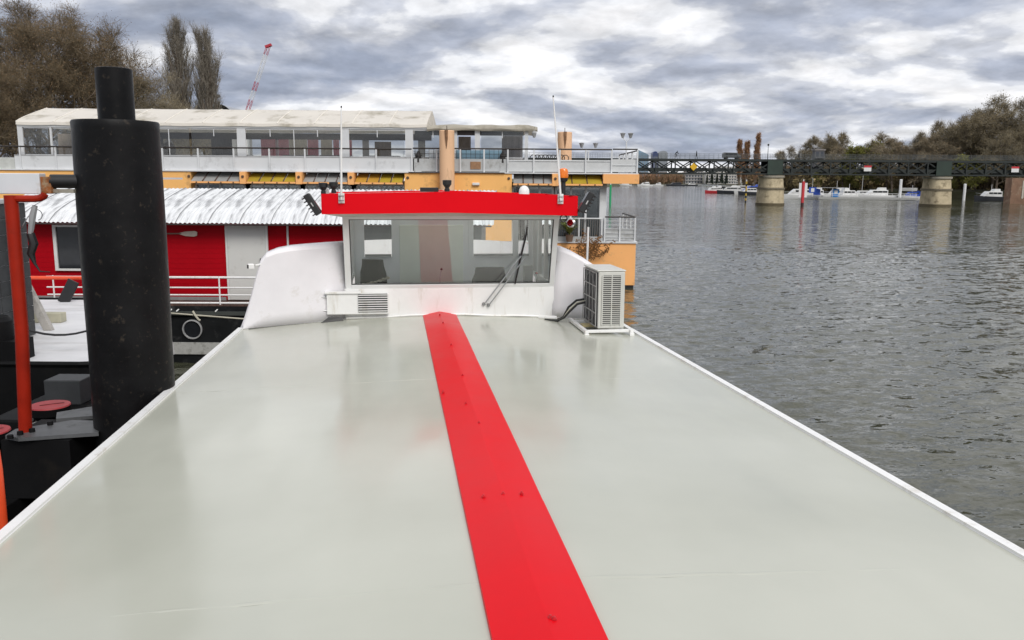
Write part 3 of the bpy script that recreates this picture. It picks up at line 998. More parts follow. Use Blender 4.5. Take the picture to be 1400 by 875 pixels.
for k in range(5):
    y = -0.335 + 0.67 * k / 4
    MB().box(-0.176, -0.168, y - 0.006, y + 0.006, 0.09, 0.715).build('grille_bar', M('ac_grille', (0.34, 0.34, 0.33), 0.5), ac)
for k in range(5):
    z = 0.09 + 0.625 * k / 4
    MB().box(-0.1745, -0.1695, -0.335, 0.335, z - 0.006, z + 0.006).build('grille_bar', M('ac_grille', (0.34, 0.34, 0.33)), ac)
g = MB()
for k in range(44):
    z = 0.10 + 0.61 * k / 43
    g.box(-0.170, -0.1685, -0.33, 0.33, z - 0.0012, z + 0.0012)
g.build('grille_wire', M('ac_wire', (0.14, 0.14, 0.14), 0.5), ac)
# stand
for x in (-0.30, 0.235):
    MB().box(x - 0.02, x + 0.02, -0.46, 0.50, 0.030, 0.066).build('stand_rail', WHITE, ac, bevel=0.003)
for y in (-0.40, 0.30):
    MB().box(-0.279, 0.214, y - 0.02, y + 0.02, 0.032, 0.064).build('stand_crossbar', WHITE, ac, bevel=0.003)
for x, y in ((-0.30, -0.44), (0.235, -0.44), (-0.30, 0.46), (0.235, 0.46)):
    MB().box(x - 0.026, x + 0.026, y - 0.03, y + 0.03, -0.004, 0.0295).build('stand_foot', WHITE, ac, bevel=0.004)
for y in (-0.30, 0.30):
    for x in (-0.12, 0.13):
        MB().lathe([(0, .0), (.022, .0), (.02, .002), (.018, .004)], (x, y, 0.066), n=8).build('rubber_foot', BLACKP, ac)
MB().box(-0.27, -0.05, -0.10, 0.02, 0.045, 0.075).build('drip_tray', M('tray_ochre', (0.45, 0.38, 0.2), 0.5), ac)
for k, (dx, c_) in enumerate(((0, (0.02, 0.02, 0.02)), (0.03, (0.55, 0.53, 0.42)), (0.05, (0.03, 0.03, 0.03)))):
    MB().tube([(-0.15, 0.30 - dx, 0.33 - dx * .6), (-0.26, 0.32 - dx, 0.31 - dx * .8), (-0.35, 0.36 - dx, 0.22 - dx), (-0.40, 0.42 - dx, 0.09), (-0.47, 0.50 - dx, 0.035), (-0.60, 0.60, 0.03)], 0.014 - 0.004 * (k == 1), 8).build('hose', M('hose%d' % k, c_, 0.6), ac, smooth=True)
# ================================================================== MOORING PILE, PONTOON AND THINGS AT THE LEFT
PILE = M('pile_black', (0.007, 0.007, 0.0075), 0.42, spec=0.15, var=0.35, vscale=3, dirt=(0.055, 0.045, 0.035), dscale=17, damt=0.13, bump=0.25, bscale=7, rvar=0.12)
pile = thing('mooring_pile', 'tall black steel mooring pile with a thinner pipe on top', 'mooring pile', (-3.185, 6.9, 0))
prof = [(0.327, -2.0)] + [(0.327 + 0.003 * math.sin(3 * z), z) for z in np.linspace(0, 5.58, 20)] + [(0.327, 5.625), (0.318, 5.64), (0.0, 5.64)]
MB().lathe(prof, n=40).build('shaft', PILE, pile, smooth=True)
MB().lathe([(0.138, 5.641), (0.138, 6.045), (0.128, 6.05), (0.128, 5.9), (0.0, 5.9)], (0.012, 0, 0), n=28).build('top_pipe', PILE, pile, smooth=True)
MB().lathe([(0.0, 0.003), (0.011, 0.003), (0.012, 0.0)], (-0.045, -0.119, 5.93), (-0.35, -1, 0), 12).build('pipe_hole', M('hole_light', (0.5, 0.5, 0.5), 0.6), pile)
RUST = M('rust', (0.22, 0.075, 0.02), 0.9, var=0.5, vscale=12, dirt=(0.35, 0.30, 0.2), dscale=14, damt=0.5)
POST = M('orange_red_paint', (0.31, 0.016, 0.005), 0.45, spec=0.2, var=0.2, vscale=4, dirt=(0.15, 0.02, 0.01), dscale=3, damt=0.2)
ORANGE = M('orange_rail_paint', (0.72, 0.075, 0.02), 0.38, var=0.08)

pont = thing('pontoon', 'black steel pontoon with pile bracket beside the roof edge', 'pontoon', (-5.6, 6.5, 0))
# local = world - (-5.6, 6.5, 0)
def PL(x, y, z): return (x + 5.6, y - 6.5, z)
def pbox(name, mat, x0, x1, y0, y1, z0, z1, bevel=0.0, parent=None):
    return MB().box(x0 + 5.6, x1 + 5.6, y0 - 6.5, y1 - 6.5, z0, z1).build(name, mat, parent or pont, bevel=bevel)
DARKST = M('dark_steel', (0.006, 0.006, 0.0065), 0.6, var=0.3, vscale=2, dirt=(0.014, 0.012, 0.01), dscale=3, damt=0.2, spec=0.15)
pbox('deck', DARKST, -9.5, -4.0, 2.2, 8.9, 2.35, 2.62, 0.01)
pbox('float_body', DARKST, -9.4, -4.1, 2.3, 8.8, -0.3, 2.35)
pbox('fender_beam', DARKST, -4.0, -3.55, 2.6, 8.4, 2.2, 2.5, 0.02)
# guide bracket round the pile: two grey plates and a cross piece
PLATE = M('bracket_grey', (0.13, 0.135, 0.14), 0.45, 0.3, var=0.2, dirt=(0.05, 0.05, 0.05), dscale=5, damt=0.3)
def plate(pts, th=0.03, mat=PLATE, name='bracket_plate'):
    return MB().prism([PL(*p) for p in pts], (0, 0, -th)).build(name, mat, pont)
plate([(-4.06, 6.50, 3.15), (-3.92, 6.44, 3.15), (-3.36, 6.60, 3.15), (-3.50, 6.93, 3.15), (-3.75, 6.95, 3.15), (-4.08, 6.68, 3.15)])
plate([(-3.92, 7.0, 3.145), (-3.60, 7.12, 3.145), (-3.42, 7.55, 3.145), (-3.60, 7.60, 3.145), (-4.02, 7.2, 3.145)])
for (x, y) in ((-3.97, 6.42), (-3.90, 6.60), (-3.86, 6.80), (-3.95, 6.52)):
    MB().lathe([(0, .03), (.022, .03), (.024, 0)], PL(x, y, 3.15), n=6).build('bolt', DARKST, pont)
pbox('bracket_web', DARKST, -4.1, -3.55, 6.5, 7.1, 2.62, 3.11)
pbox('bracket_block', M('block_grey', (0.05, 0.053, 0.056), 0.5), -4.66, -4.30, 8.15, 8.45, 2.95, 3.20, 0.01)
pbox('stringer', DARKST, -4.9, -4.2, 7.6, 8.7, 2.62, 2.95, 0.02)
# red post that carries the white canopy edge
post = [PL(-3.985, 6.5, 2.62), PL(-3.985, 6.5, 3.2), PL(-3.975, 6.55, 4.0), PL(-3.94, 6.6, 5.06)]
MB().tube([PL(-3.965, 6.62, 3.15), PL(-3.915, 6.61, 4.0), PL(-3.90, 6.6, 5.055)], 0.050, 18).build('canopy_post', POST, pont, smooth=True)
MB().tube([PL(-3.86, 6.60, 5.03), PL(-3.72, 6.60, 5.03), PL(-3.675, 6.6, 5.035), PL(-3.645, 6.6, 5.05), PL(-3.635, 6.6, 5.066)], 0.028, 10).build('post_arm', POST, pont, smooth=True)
# canopy edge with rusty end and the black bracket to the pile
CANW = M('canopy_white', (0.66, 0.68, 0.71), 0.4, var=0.05, dirt=(0.45, 0.38, 0.3), dscale=3, damt=0.12)
pbox('canopy_edge', CANW, -7.5, -3.68, 6.62, 6.72, 5.065, 5.225, 0.006)
pbox('canopy_end', RUST, -3.679, -3.60, 6.63, 6.715, 5.069, 5.20, 0.004)
pbox('canopy_sheet', CANW, -7.5, -3.72, 6.721, 9.6, 5.18, 5.2)
MB().tube([PL(-3.62, 6.68, 5.165), PL(-3.40, 6.72, 5.165)], 0.055, 14).build('pile_arm', BLACK, pont, smooth=True)
pbox('arm_plate', M('plate_pale', (0.32, 0.30, 0.25), 0.6, dirt=(0.15, 0.08, 0.04), dscale=8), -3.60, -3.44, 6.66, 6.70, 5.075, 5.105)
cb = MB()
cb.tube([PL(-3.73, 6.62, 4.975), PL(-3.755, 6.62, 4.90), PL(-3.775, 6.62, 4.80), PL(-3.79, 6.62, 4.74)], [0.02, 0.026, 0.022, 0.016], 8)
cb.build('hose_end', M('hose_grey', (0.32, 0.33, 0.34), 0.5), pont, smooth=True)
MB().tube([PL(-3.74, 6.62, 4.95), PL(-3.80, 6.62, 4.88), PL(-3.85, 6.62, 4.80)], 0.004, 5).build('wire', STEEL, pont)
MB().tube([PL(-3.715 + 0.035 * math.cos(t), 6.62, 4.905 + 0.04 * math.sin(t)) for t in np.linspace(-1.6, 1.8, 9)], 0.003, 5).build('wire', BLACKP, pont)
MB().tube([PL(-3.79, 6.63, 4.76), PL(-3.77, 6.63, 4.68), PL(-3.80, 6.63, 4.60), PL(-3.775, 6.63, 4.52), PL(-3.74, 6.63, 4.46), PL(-3.66, 6.63, 4.455)], [0.03, 0.035, 0.03, 0.012, 0.006, 0.004], 7).build('cable_bundle', BLACKP, pont, smooth=True)

REDTOP = M('bollard_red', (0.42, 0.045, 0.05), 0.5, var=0.15, dirt=(0.15, 0.05, 0.05), dscale=5, damt=0.3)
def bollard(x, y, zt, label):
    t = thing('bollard', label, 'bollard', (x, y, 2.62), 0, 'red topped bollards on the pontoon')
    h = zt - 2.62
    MB().lathe([(0.16, 0), (0.16, 0.03), (0.12, 0.04), (0.115, h - 0.13), (0.17, h - 0.08), (0.175, h - 0.012)], n=24).build('stem', DARKST, t, smooth=True)
    MB().lathe([(0.172, h - 0.012), (0.168, h), (0.0, h + 0.004)], n=24).build('cap', REDTOP, t, smooth=True)
    MB().obox((0.02, 0.0, h + 0.006), (0.2, 0.008, 0.004), (0, 0, rad(35))).build('cap_seam', M('seam_dark', (0.12, 0.02, 0.02), 0.7), t)
bollard(-4.20, 7.42, 3.155, 'red topped bollard standing between the orange post and the pile')
bollard(-4.28, 6.62, 3.155, 'red topped bollard at the left edge in front of the orange post')
hs = thing('mooring_rope', 'grey rope looped round the farther red topped bollard', 'rope', (-4.2, 7.42, 2.95))
MB().tube([(0.19 * math.cos(t), 0.19 * math.sin(t), 0.03 * math.sin(3 * t) + 0.012 * t) for t in np.linspace(-1.5, 9, 50)], 0.018, 7).build('rope_strand', M('rope_grey', (0.22, 0.22, 0.21), 0.9), hs, smooth=True)

rail = thing('hand_rail', 'bright orange rail post with hanging chain at the lower left edge', 'railing', (-2.84, 4.45, 2.5))
MB().tube([(0.0, 0, -1.0), (0.0, 0, 1.10), (-0.005, 0, 1.20), (-0.03, 0, 1.245), (-0.07, 0, 1.25)], 0.026, 12).build('post', ORANGE, rail, smooth=True)
MB().tube([(-0.07, 0, 1.25), (-1.2, 0.0, 1.25)], 0.026, 12).build('top_bar', ORANGE, rail, smooth=True)
CHN = M('chain_steel', (0.25, 0.25, 0.25), 0.4, 0.8)
lk = MB()
for t in range(8):
    a = 2 * math.pi * t / 8
    lk.v.append((0.014 * math.cos(a), 0.003, 0.026 * math.sin(a)))
ring0 = [(0.012 * math.cos(a), 0, 0.022 * math.sin(a)) for a in np.linspace(0, 2 * math.pi, 9)]
lm = MB().tube(ring0, 0.0045, 5).mesh('chain_link', CHN, True)
for k in range(30):
    o = link('chain_link', lm, rail, (-0.045 + 0.012 * math.sin(k * 0.5), 0.0, 1.17 - 0.034 * k), (k % 2) * 1.4 + 0.3)
pbox('gunwale', M('old_wood', (0.06, 0.05, 0.035), 0.8, var=0.4, vscale=8), -3.75, -3.15, 4.2, 5.9, 2.50, 2.56)

# ------------------------------------------------------------------ the white-decked barge behind the pontoon
wb = thing('moored_barge', 'black barge with white foredeck lying behind the pontoon', 'barge', (-10, 17, 0))
def WL(x, y, z): return (x + 10, y - 17, z)
outline = [(-26, 13.3), (-7.0, 13.3), (-6.2, 13.5), (-5.85, 14.1), (-6.6, 15.9), (-7.9, 18.5), (-9.5, 20.6), (-26, 20.6)]
MB().prism([WL(x, y, -0.4) for x, y in outline], (0, 0, 2.575)).build('hull', DARKST, wb)
WDECK = M('white_deck', (0.66, 0.66, 0.67), 0.55, var=0.08, vscale=1.2, dirt=(0.42, 0.41, 0.40), dscale=0.8, damt=0.35, dstretch=(0.4, 1.5, 1))
inner = [(-10 + (x + 10) * 0.985, 17 + (y - 17) * 0.985) for x, y in outline]
MB().prism([WL(x, y, 2.178) for x, y in inner], (0, 0, 0.03)).build('foredeck', WDECK, wb)
gw = [WL(x, y, 2.21) for x, y in outline[:]]
MB().tube(gw, 0.045, 6).build('gunwale', DARKST, wb)
# bow: white anchor plate and red boot stripe
ANW = M('anchor_plate_white', (0.62, 0.61, 0.60), 0.5)
bp_ = MB().lathe([(0.0, 0.02), (0.15, 0.015), (0.17, 0.0), (0.17, -0.05)], (0, 0, 0), (0.86, -0.5, 0), 20)
pl = bp_.build('anchor_plate', ANW, wb, smooth=True)
pl.location = WL(-5.95, 13.92, 1.55)
pl.scale = (1, 1, 2.6)
MB().tube([WL(-6.3, 13.5, 0.75), WL(-6.2, 13.5, 0.75), WL(-5.85, 14.1, 0.75), WL(-6.6, 15.9, 0.75)], 0.16, 8).build('boot_stripe', M('boot_red', (0.25, 0.02, 0.02), 0.6), wb)
MB().tube([WL(-6.0, 14.0, 2.21), WL(-5.96, 14.0, 2.5), WL(-5.9, 14.05, 2.6), WL(-5.84, 14.1, 2.5), WL(-5.82, 14.15, 2.21)], 0.04, 8).build('cleat', M('cleat_white', (0.5, 0.5, 0.5), 0.5), wb, smooth=True)
# tile-clad deckhouse at the far left
SL = M('slate_tile', (0.04, 0.043, 0.045), 0.6, var=0.2, rand=0.2, vscale=6)
JO = M('joint_white', (0.65, 0.66, 0.66), 0.7)
DX, DY = -9.18, 13.95
dh = MB().box(DX - 3 + 10, DX + 10, DY - 17, DY + 1.98 - 17, 2.2, 4.72).build('deckhouse', JO, wb)
for r_ in range(9):
    z0 = 2.22 + r_ * 0.278
    for c_ in range(4):
        x0 = DX - 1.59 + c_ * 0.40
        MB().box(x0 + 10, x0 + 10.385, DY - 0.025 - 17, DY - 0.001 - 17, z0, z0 + 0.264).build('tile', SL, dh)
    for c_ in range(4):
        y0 = DY + 0.01 + c_ * 0.49
        MB().box(DX + 10.001, DX + 10.025, y0 - 17, y0 + 0.475 - 17, z0, z0 + 0.264).build('tile', SL, dh)
MB().box(DX - 3.1 + 10, DX + 10.06, DY - 0.08 - 17, DY + 2.05 - 17, 4.721, 4.79).build('deckhouse_roof', M('eave_pale', (0.5, 0.5, 0.5), 0.6), wb)
MB().tube([(DX - 0.27 + 10, DY - 0.10 - 17, 2.42), (DX - 0.25 + 10, DY - 0.1 - 17, 3.7)], 0.05, 8).build('down_pipe', M('pipe_cream', (0.55, 0.55, 0.5), 0.5), wb, smooth=True)
MB().box(-9.16 + 10, -9.02 + 10, 15.32 - 17, 15.48 - 17, 2.2, 4.5).build('black_post', BLACK, wb)
bx_ = MB().lathe([(0, 0.2), (0.2, 0.19), (0.26, 0.12), (0.27, -0.2), (0, -0.2)], (0, 0, 0), n=20).build('winch_drum', DARKST, wb, smooth=True)
bx_.location = WL(-8.5, 13.62, 2.74)
MB().box(-8.9 + 10, -8.05 + 10, 13.4 - 17, 13.9 - 17, 2.21, 2.55).build('winch_bed', DARKST, wb)

lad = thing('gangplank', 'weathered white plank leaning onto the white foredeck beside the orange post', 'plank', (-9.15, 16.3, 2.21))
MB().add([(-0.085, 0, 0), (0.085, 0, 0), (0.085, 0.12, 0), (-0.085, 0.12, 0), (-0.66, -0.05, 1.45), (-0.50, -0.05, 1.45), (-0.50, 0.07, 1.45), (-0.66, 0.07, 1.45)],
         [(0, 3, 2, 1), (4, 5, 6, 7), (0, 1, 5, 4), (1, 2, 6, 5), (2, 3, 7, 6), (3, 0, 4, 7)]).build('plank_board', M('grey_wood', (0.40, 0.38, 0.35), 0.8, var=0.15, vscale=5, dirt=(0.2, 0.19, 0.17), dscale=6, damt=0.3), lad, bevel=0.01)
crt = thing('wood_block', 'short pale timber block lying on the white foredeck behind the orange post', 'timber', (-9.9, 17.3, 2.21))
MB().box(-0.5, 0.55, -0.12, 0.12, 0.0, 0.2).build('block', M('pale_timber', (0.42, 0.40, 0.30), 0.8), crt, bevel=0.015)
cab = thing('cable', 'black cable sagging across the white foredeck left of the pile', 'cable', (-8, 14.0, 2.2))
MB().tube([(-0.75 + 0.21 * k, 0.5 - 0.05 * k, 0.47 - 0.22 * math.sin(math.pi * k / 9) ** 0.8 + 0.012 * k) for k in range(10)], 0.02, 6).build('cable_strand', BLACKP, cab, smooth=True)
sol = thing('hatch_cover', 'black hatch cover propped up against an orange rail', 'hatch', (-10.75, 20.2, 2.2))
MB().obox((0.0, 0, 0.25), (0.27, 0.06, 0.60), (rad(-8), rad(26), 0)).build('cover_panel', BLACK, sol, bevel=0.01)
orr = thing('hand_rail', 'thin orange rail in front of the red cabin window', 'railing', (-12.0, 20.45, 2.2))
MB().tube([(-1.6, 0, 0.56), (1.9, 0, 0.56)], 0.045, 8).build('top_bar', ORANGE, orr, smooth=True)
for x in (-1.4, 0.2, 1.6):
    MB().tube([(x, 0, 0), (x, 0, 0.53)], 0.025, 8).build('post', M('rail_pink', (0.6, 0.2, 0.2), 0.5), orr)
# ================================================================== RED HOUSEBOAT
YF = 24.5
red = thing('houseboat', 'red houseboat with curved white corrugated roof and black hull', 'houseboat', (-8, YF, 0))
def RL(x, y, z): return (x + 8, y - YF, z)
def rbox(name, mat, x0, x1, y0, y1, z0, z1, parent=None, bevel=0):
    return MB().box(x0 + 8, x1 + 8, y0 - YF, y1 - YF, z0, z1).build(name, mat, parent or red, bevel=bevel)
RBH = M('red_boat_hull', (0.010, 0.011, 0.012), 0.5, spec=0.25, var=0.3, vscale=2, dirt=(0.05, 0.05, 0.05), dscale=3, damt=0.3)
WALLR = M('red_cladding', (0.36, 0.002, 0.008), 0.5, spec=0.08, var=0.08, vscale=1.5, bump=0.05)
hullp = [(-17, 23.6), (-3.0, 23.6), (-0.6, 24.2), (0.6, 25.8), (0.2, 28.2), (-17, 28.8)]
MB().prism([RL(x, y, -0.4) for x, y in hullp], (0, 0, 2.0)).build('hull', RBH, red)
rbox('water_band', M('band_pale', (0.42, 0.42, 0.40), 0.7, var=0.2, vscale=4, dirt=(0.12, 0.12, 0.1), dscale=4, damt=0.5), -16.9, -3.05, 23.555, 23.598, 0.22, 0.56)
rbox('rubbing_strake', M('strake', (0.05, 0.055, 0.05), 0.6), -16.9, -3.05, 23.50, 23.598, 1.36, 1.46)
for x in (-9.1, -11.6, -14.1, -6.6):
    p = MB().lathe([(0.28, 0.0), (0.28, 0.05), (0.248, 0.055), (0.24, 0.0)], RL(x, 23.598, 0.94), (0, -1, 0), 28).build('porthole', M('porthole_rim', (0.55, 0.55, 0.55), 0.35, 0.3), red, smooth=True)
    MB().lathe([(0.245, 0.012), (0.0, 0.012)], RL(x, 23.598, 0.94), (0, -1, 0), 28).build('porthole_pane', M('dark_glass', (0.02, 0.022, 0.025), 0.08, var=0.1), p)
# wooden side deck
WD = M('deck_plank', (0.10, 0.055, 0.042), 0.8, var=0.25, vscale=6, rand=0.25)
pm = MB().box(0, 0.185, 0, 0.85, 0, 0.04).mesh('deck_plank', WD)
for k in range(58):
    link('deck_plank', pm, red, RL(-14.6 + k * 0.2, 23.62, 1.605))
# cabin wall: cladding boards
wall = rbox('cabin_wall', WALLR, -14.35, -4.75, YF, YF + 0.06, 1.66, 3.92)
rbox('cabin_wall', M('grey_cladding', (0.16, 0.165, 0.165), 0.5, var=0.1), -4.72, -0.9, YF + 0.02, YF + 0.08, 1.66, 3.92)
rbox('cabin_end', WALLR, -14.35, -14.29, YF + 0.06, 28.2, 1.66, 3.92)
rbox('cabin_end', M('grey_cladding', (0.16, 0.165, 0.165)), -0.95, -0.9, YF + 0.08, 28.2, 1.66, 3.92)
rbox('cabin_wall', WALLR, -14.35, -0.9, 28.2, 28.26, 1.66, 3.92)
bm = MB().box(0, 9.55, 0, 0.012, 0, 0.145).mesh('cladding_board', WALLR)
for k in range(15):
    link('cladding_board', bm, red, RL(-14.32, YF - 0.013, 1.69 + k * 0.149))
rbox('wall_plinth', M('plinth_grey', (0.25, 0.25, 0.25), 0.6), -14.35, -8.4, YF - 0.03, YF - 0.014, 1.65, 1.75)
# door, windows, cover strips
WF = M('frame_white', (0.66, 0.66, 0.64), 0.45, var=0.05)
door = rbox('door', M('door_white', (0.60, 0.60, 0.575), 0.5, var=0.04, vscale=1, dirt=(0.4, 0.38, 0.34), dscale=1.5, damt=0.2), -8.28, -7.17, YF - 0.06, YF - 0.016, 1.67, 3.86, bevel=0.01)
rbox('door_frame', WF, -7.165, -7.10, YF - 0.07, YF - 0.016, 1.67, 3.90, door)
rbox('door_frame', WF, -8.34, -8.285, YF - 0.05, YF - 0.016, 1.67, 3.90, door)
MB().tube([RL(-7.32, YF - 0.1, 2.65), RL(-7.32, YF - 0.1, 2.9)], 0.02, 8).build('door_handle', BLACKP, door)
rbox('cover_strip', WF, -6.55, -6.50, YF - 0.05, YF - 0.014, 1.67, 3.90)
def rwin(x0, x1, z0, z1):
    w = MB()
    for a in ((x0, x0 + 0.09, z0, z1), (x1 - 0.09, x1, z0, z1)):
        w.box(a[0] + 8, a[1] + 8, -0.09, -0.014, a[2], a[3])
    w.box(x0 + 8.09, x1 + 8 - 0.09, -0.09, -0.014, z1 - 0.06, z1)
    w.box(x0 + 8.09, x1 + 8 - 0.09, -0.09, -0.014, z0, z0 + 0.06)
    f = w.build('window', WF, red)
    rbox('pane', M('dark_glass', (0.02, 0.022, 0.025), 0.08), x0 + 0.08, x1 - 0.08, YF - 0.04, YF - 0.02, z0 + 0.05, z1 - 0.05, f)
rwin(-13.32, -11.3, 2.50, 3.83)
# corrugated roof: curved sheets laid side by side
def corr_mat():
    m = M('corrugated_white', (0.74, 0.75, 0.76), 0.5, var=0.06, vscale=2, dirt=(0.16, 0.16, 0.17), dscale=2.2, damt=0.55, dstretch=(3.4, 0.30, 0.5))
    return m
CM = corr_mat()
W_, NW = 0.92, 7
Pg = []
for j in range(11):
    t = j / 10
    a = rad(78) * (1 - t)                 # arc from steep eave to level crown
    yy_ = 23.95 + 3.2 * math.sin(rad(90) * t) ** 1.15
    zz_ = 3.93 + 0.93 * math.sin(rad(90) * t ** 0.8)
    row = []
    for i in range(NW * 6 + 1):
        u = i / (NW * 6)
        c = 0.015 * math.cos(2 * math.pi * NW * u)
        row.append((W_ * u, yy_ - YF - c * 0.5, zz_ + c))
    Pg.append(row)
for name_, flip in (('front', 1), ('rear', -1)):
    rows = [[(x, y if flip == 1 else (27.15 - YF) * 2 - y, z) for x, y, z in r] for r in Pg]
    me = MB().grid(rows).mesh('roof_sheet', CM, True, 60)
    for k in range(16):
        o = link('roof_sheet', me, red, (-14.95 + 0.9 * k + 8, 0.0, 0.004 * (k % 2)))
        o.rotation_euler = (0, 0, rad(0.15 * ((k * 7) % 5 - 2)))
SEAM = M('seam_grey', (0.25, 0.25, 0.26), 0.7)
sm_ = MB().tube([(0, Pg[j][0][1], Pg[j][0][2] + 0.004) for j in range(11)], 0.010, 5).mesh('sheet_lap', SEAM)
for k in range(1, 16):
    link('sheet_lap', sm_, red, (-14.95 + 0.9 * k + 8 + 0.012 * ((k * 5) % 3), 0.0, 0.006))
gut = [RL(-14.9, 23.99, 3.885), RL(-0.6, 23.99, 3.895)]
MB().tube(gut, 0.025, 6).build('gutter', M('gutter_dark', (0.05, 0.03, 0.03), 0.6), red)
# railing
for z, r_ in ((2.43, 0.033), (2.14, 0.022), (1.93, 0.022), (1.70, 0.028)):
    MB().tube([RL(-13.2, 23.68, z - 0.03), RL(-5.0, 23.68, z)], r_, 8).build('rail', WHITE, red, smooth=True)
for x in (-13.0, -10.6, -8.30, -6.0):
    MB().tube([RL(x, 23.66, 1.56), RL(x, 23.66, 2.45)], 0.022, 8).build('rail_post', WHITE, red)
for x in (-9.7, -9.5, -8.4):
    MB().tube([RL(x, 23.5, 1.46), RL(x + 0.12, 23.9, 1.65)], 0.018, 6).build('stay', WHITE, red)
pad = thing('paddle', 'pale wooden paddle hung on the red cabin wall beside the pile', 'paddle', (-9.6, YF - 0.04, 3.60))
MB().tube([(-0.9, -0.01, -0.01), (0.0, -0.01, 0.0)], 0.02, 8).build('shaft', M('paddle_shaft', (0.2, 0.13, 0.10), 0.6), pad)
MB().prism([(-0.05, -0.02, -0.02), (0.12, -0.02, -0.07), (0.36, -0.02, -0.085), (0.45, -0.02, -0.06), (0.46, -0.02, 0.05), (0.38, -0.02, 0.08), (0.12, -0.02, 0.06), (-0.05, -0.02, 0.02)], (0, 0.018, 0)).build('blade', M('paddle_blade', (0.55, 0.48, 0.40), 0.6), pad)
rope = thing('mooring_rope', 'pale rope strung along the black hull above its porthole', 'rope', (-9, 23.3, 1.45))
MB().tube([(-1.6, -0.1, 0.12), (-0.5, -0.2, 0.03), (0.3, -0.25, -0.02), (1.4, -0.3, -0.09), (2.4, -0.35, -0.14)], 0.022, 6).build('rope_strand', M('rope_beige', (0.5, 0.47, 0.38)), rope, smooth=True)
MB().tube([(0.15, -0.27, 0.1), (0.22, -0.29, -0.02), (0.30, -0.27, -0.14), (0.34, -0.26, -0.16)], 0.03, 6).build('knot', M('rope_beige', (0.5, 0.47, 0.38)), rope, smooth=True)
# ================================================================== FLOATING RESTAURANT
RYF = 41.5
rest = thing('floating_restaurant', 'peach floating restaurant with cream canvas roof over its upper terrace', 'restaurant boat', (-9, RYF, 0))
def fx(x): return x + 9
def fbox(name, mat, x0, x1, y0, y1, z0, z1, parent=None, bevel=0):
    return MB().box(x0 + 9, x1 + 9, y0 - RYF, y1 - RYF, z0, z1).build(name, mat, parent or rest, bevel=bevel)
PEACH = M('peach_render', (0.95, 0.47, 0.17), 0.7, var=0.05, vscale=0.8, dirt=(0.45, 0.28, 0.15), dscale=1.2, damt=0.15, bump=0.05, bscale=12)
OCHRE = M('ochre_render', (0.93, 0.50, 0.16), 0.7, var=0.05, vscale=0.8, dirt=(0.45, 0.26, 0.10), dscale=1.0, damt=0.15)
RW = M('terrace_white', (0.66, 0.67, 0.68), 0.5, var=0.05, vscale=1, dirt=(0.42, 0.42, 0.42), dscale=1.2, damt=0.25)
RG = M('panel_grey', (0.45, 0.46, 0.46), 0.6, var=0.08, vscale=1, dirt=(0.25, 0.24, 0.22), dscale=1.5, damt=0.3)
RAILB = M('handrail_brown', (0.025, 0.018, 0.015), 0.5)
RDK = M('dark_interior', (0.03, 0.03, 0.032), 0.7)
# hull
MB().prism([(fx(x), y - RYF, 0.12) for x, y in ((-27, 41.2), (6.03, 41.2), (6.03, 49), (-27, 49))], (0, 0, 2.06)).build('hull', PEACH, rest)
MB().prism([(fx(x), y - RYF, -0.5) for x, y in ((-26.9, 41.25), (5.98, 41.25), (5.98, 48.9), (-26.9, 48.9))], (0, 0, 0.619)).build('hull_bottom', BLACK, rest)
fbox('lower_deck', RW, -27, 6.1, 41.13, 49, 2.181, 2.27)
fbox('kick_panel', RG, 1.9, 4.35, 41.16, 41.19, 2.28, 2.5)
# lower storey walls
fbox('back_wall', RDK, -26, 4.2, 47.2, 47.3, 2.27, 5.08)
fbox('wall', OCHRE, -27, -15.46, 40.92, 41.8, 2.27, 5.5)
fbox('wall', OCHRE, -5.2, -0.05, 40.92, 41.8, 2.27, 5.5)
fbox('wall_lamp_shelf', M('vent_grey', (0.30, 0.26, 0.25), 0.6), -2.6, -0.6, 40.86, 40.918, 4.52, 4.60)
lamp_ = fbox('wall_lamp', M('lamp_white', (0.7, 0.7, 0.68), 0.4), -1.95, -1.60, 40.78, 40.918, 4.93, 5.06, None, 0.03)
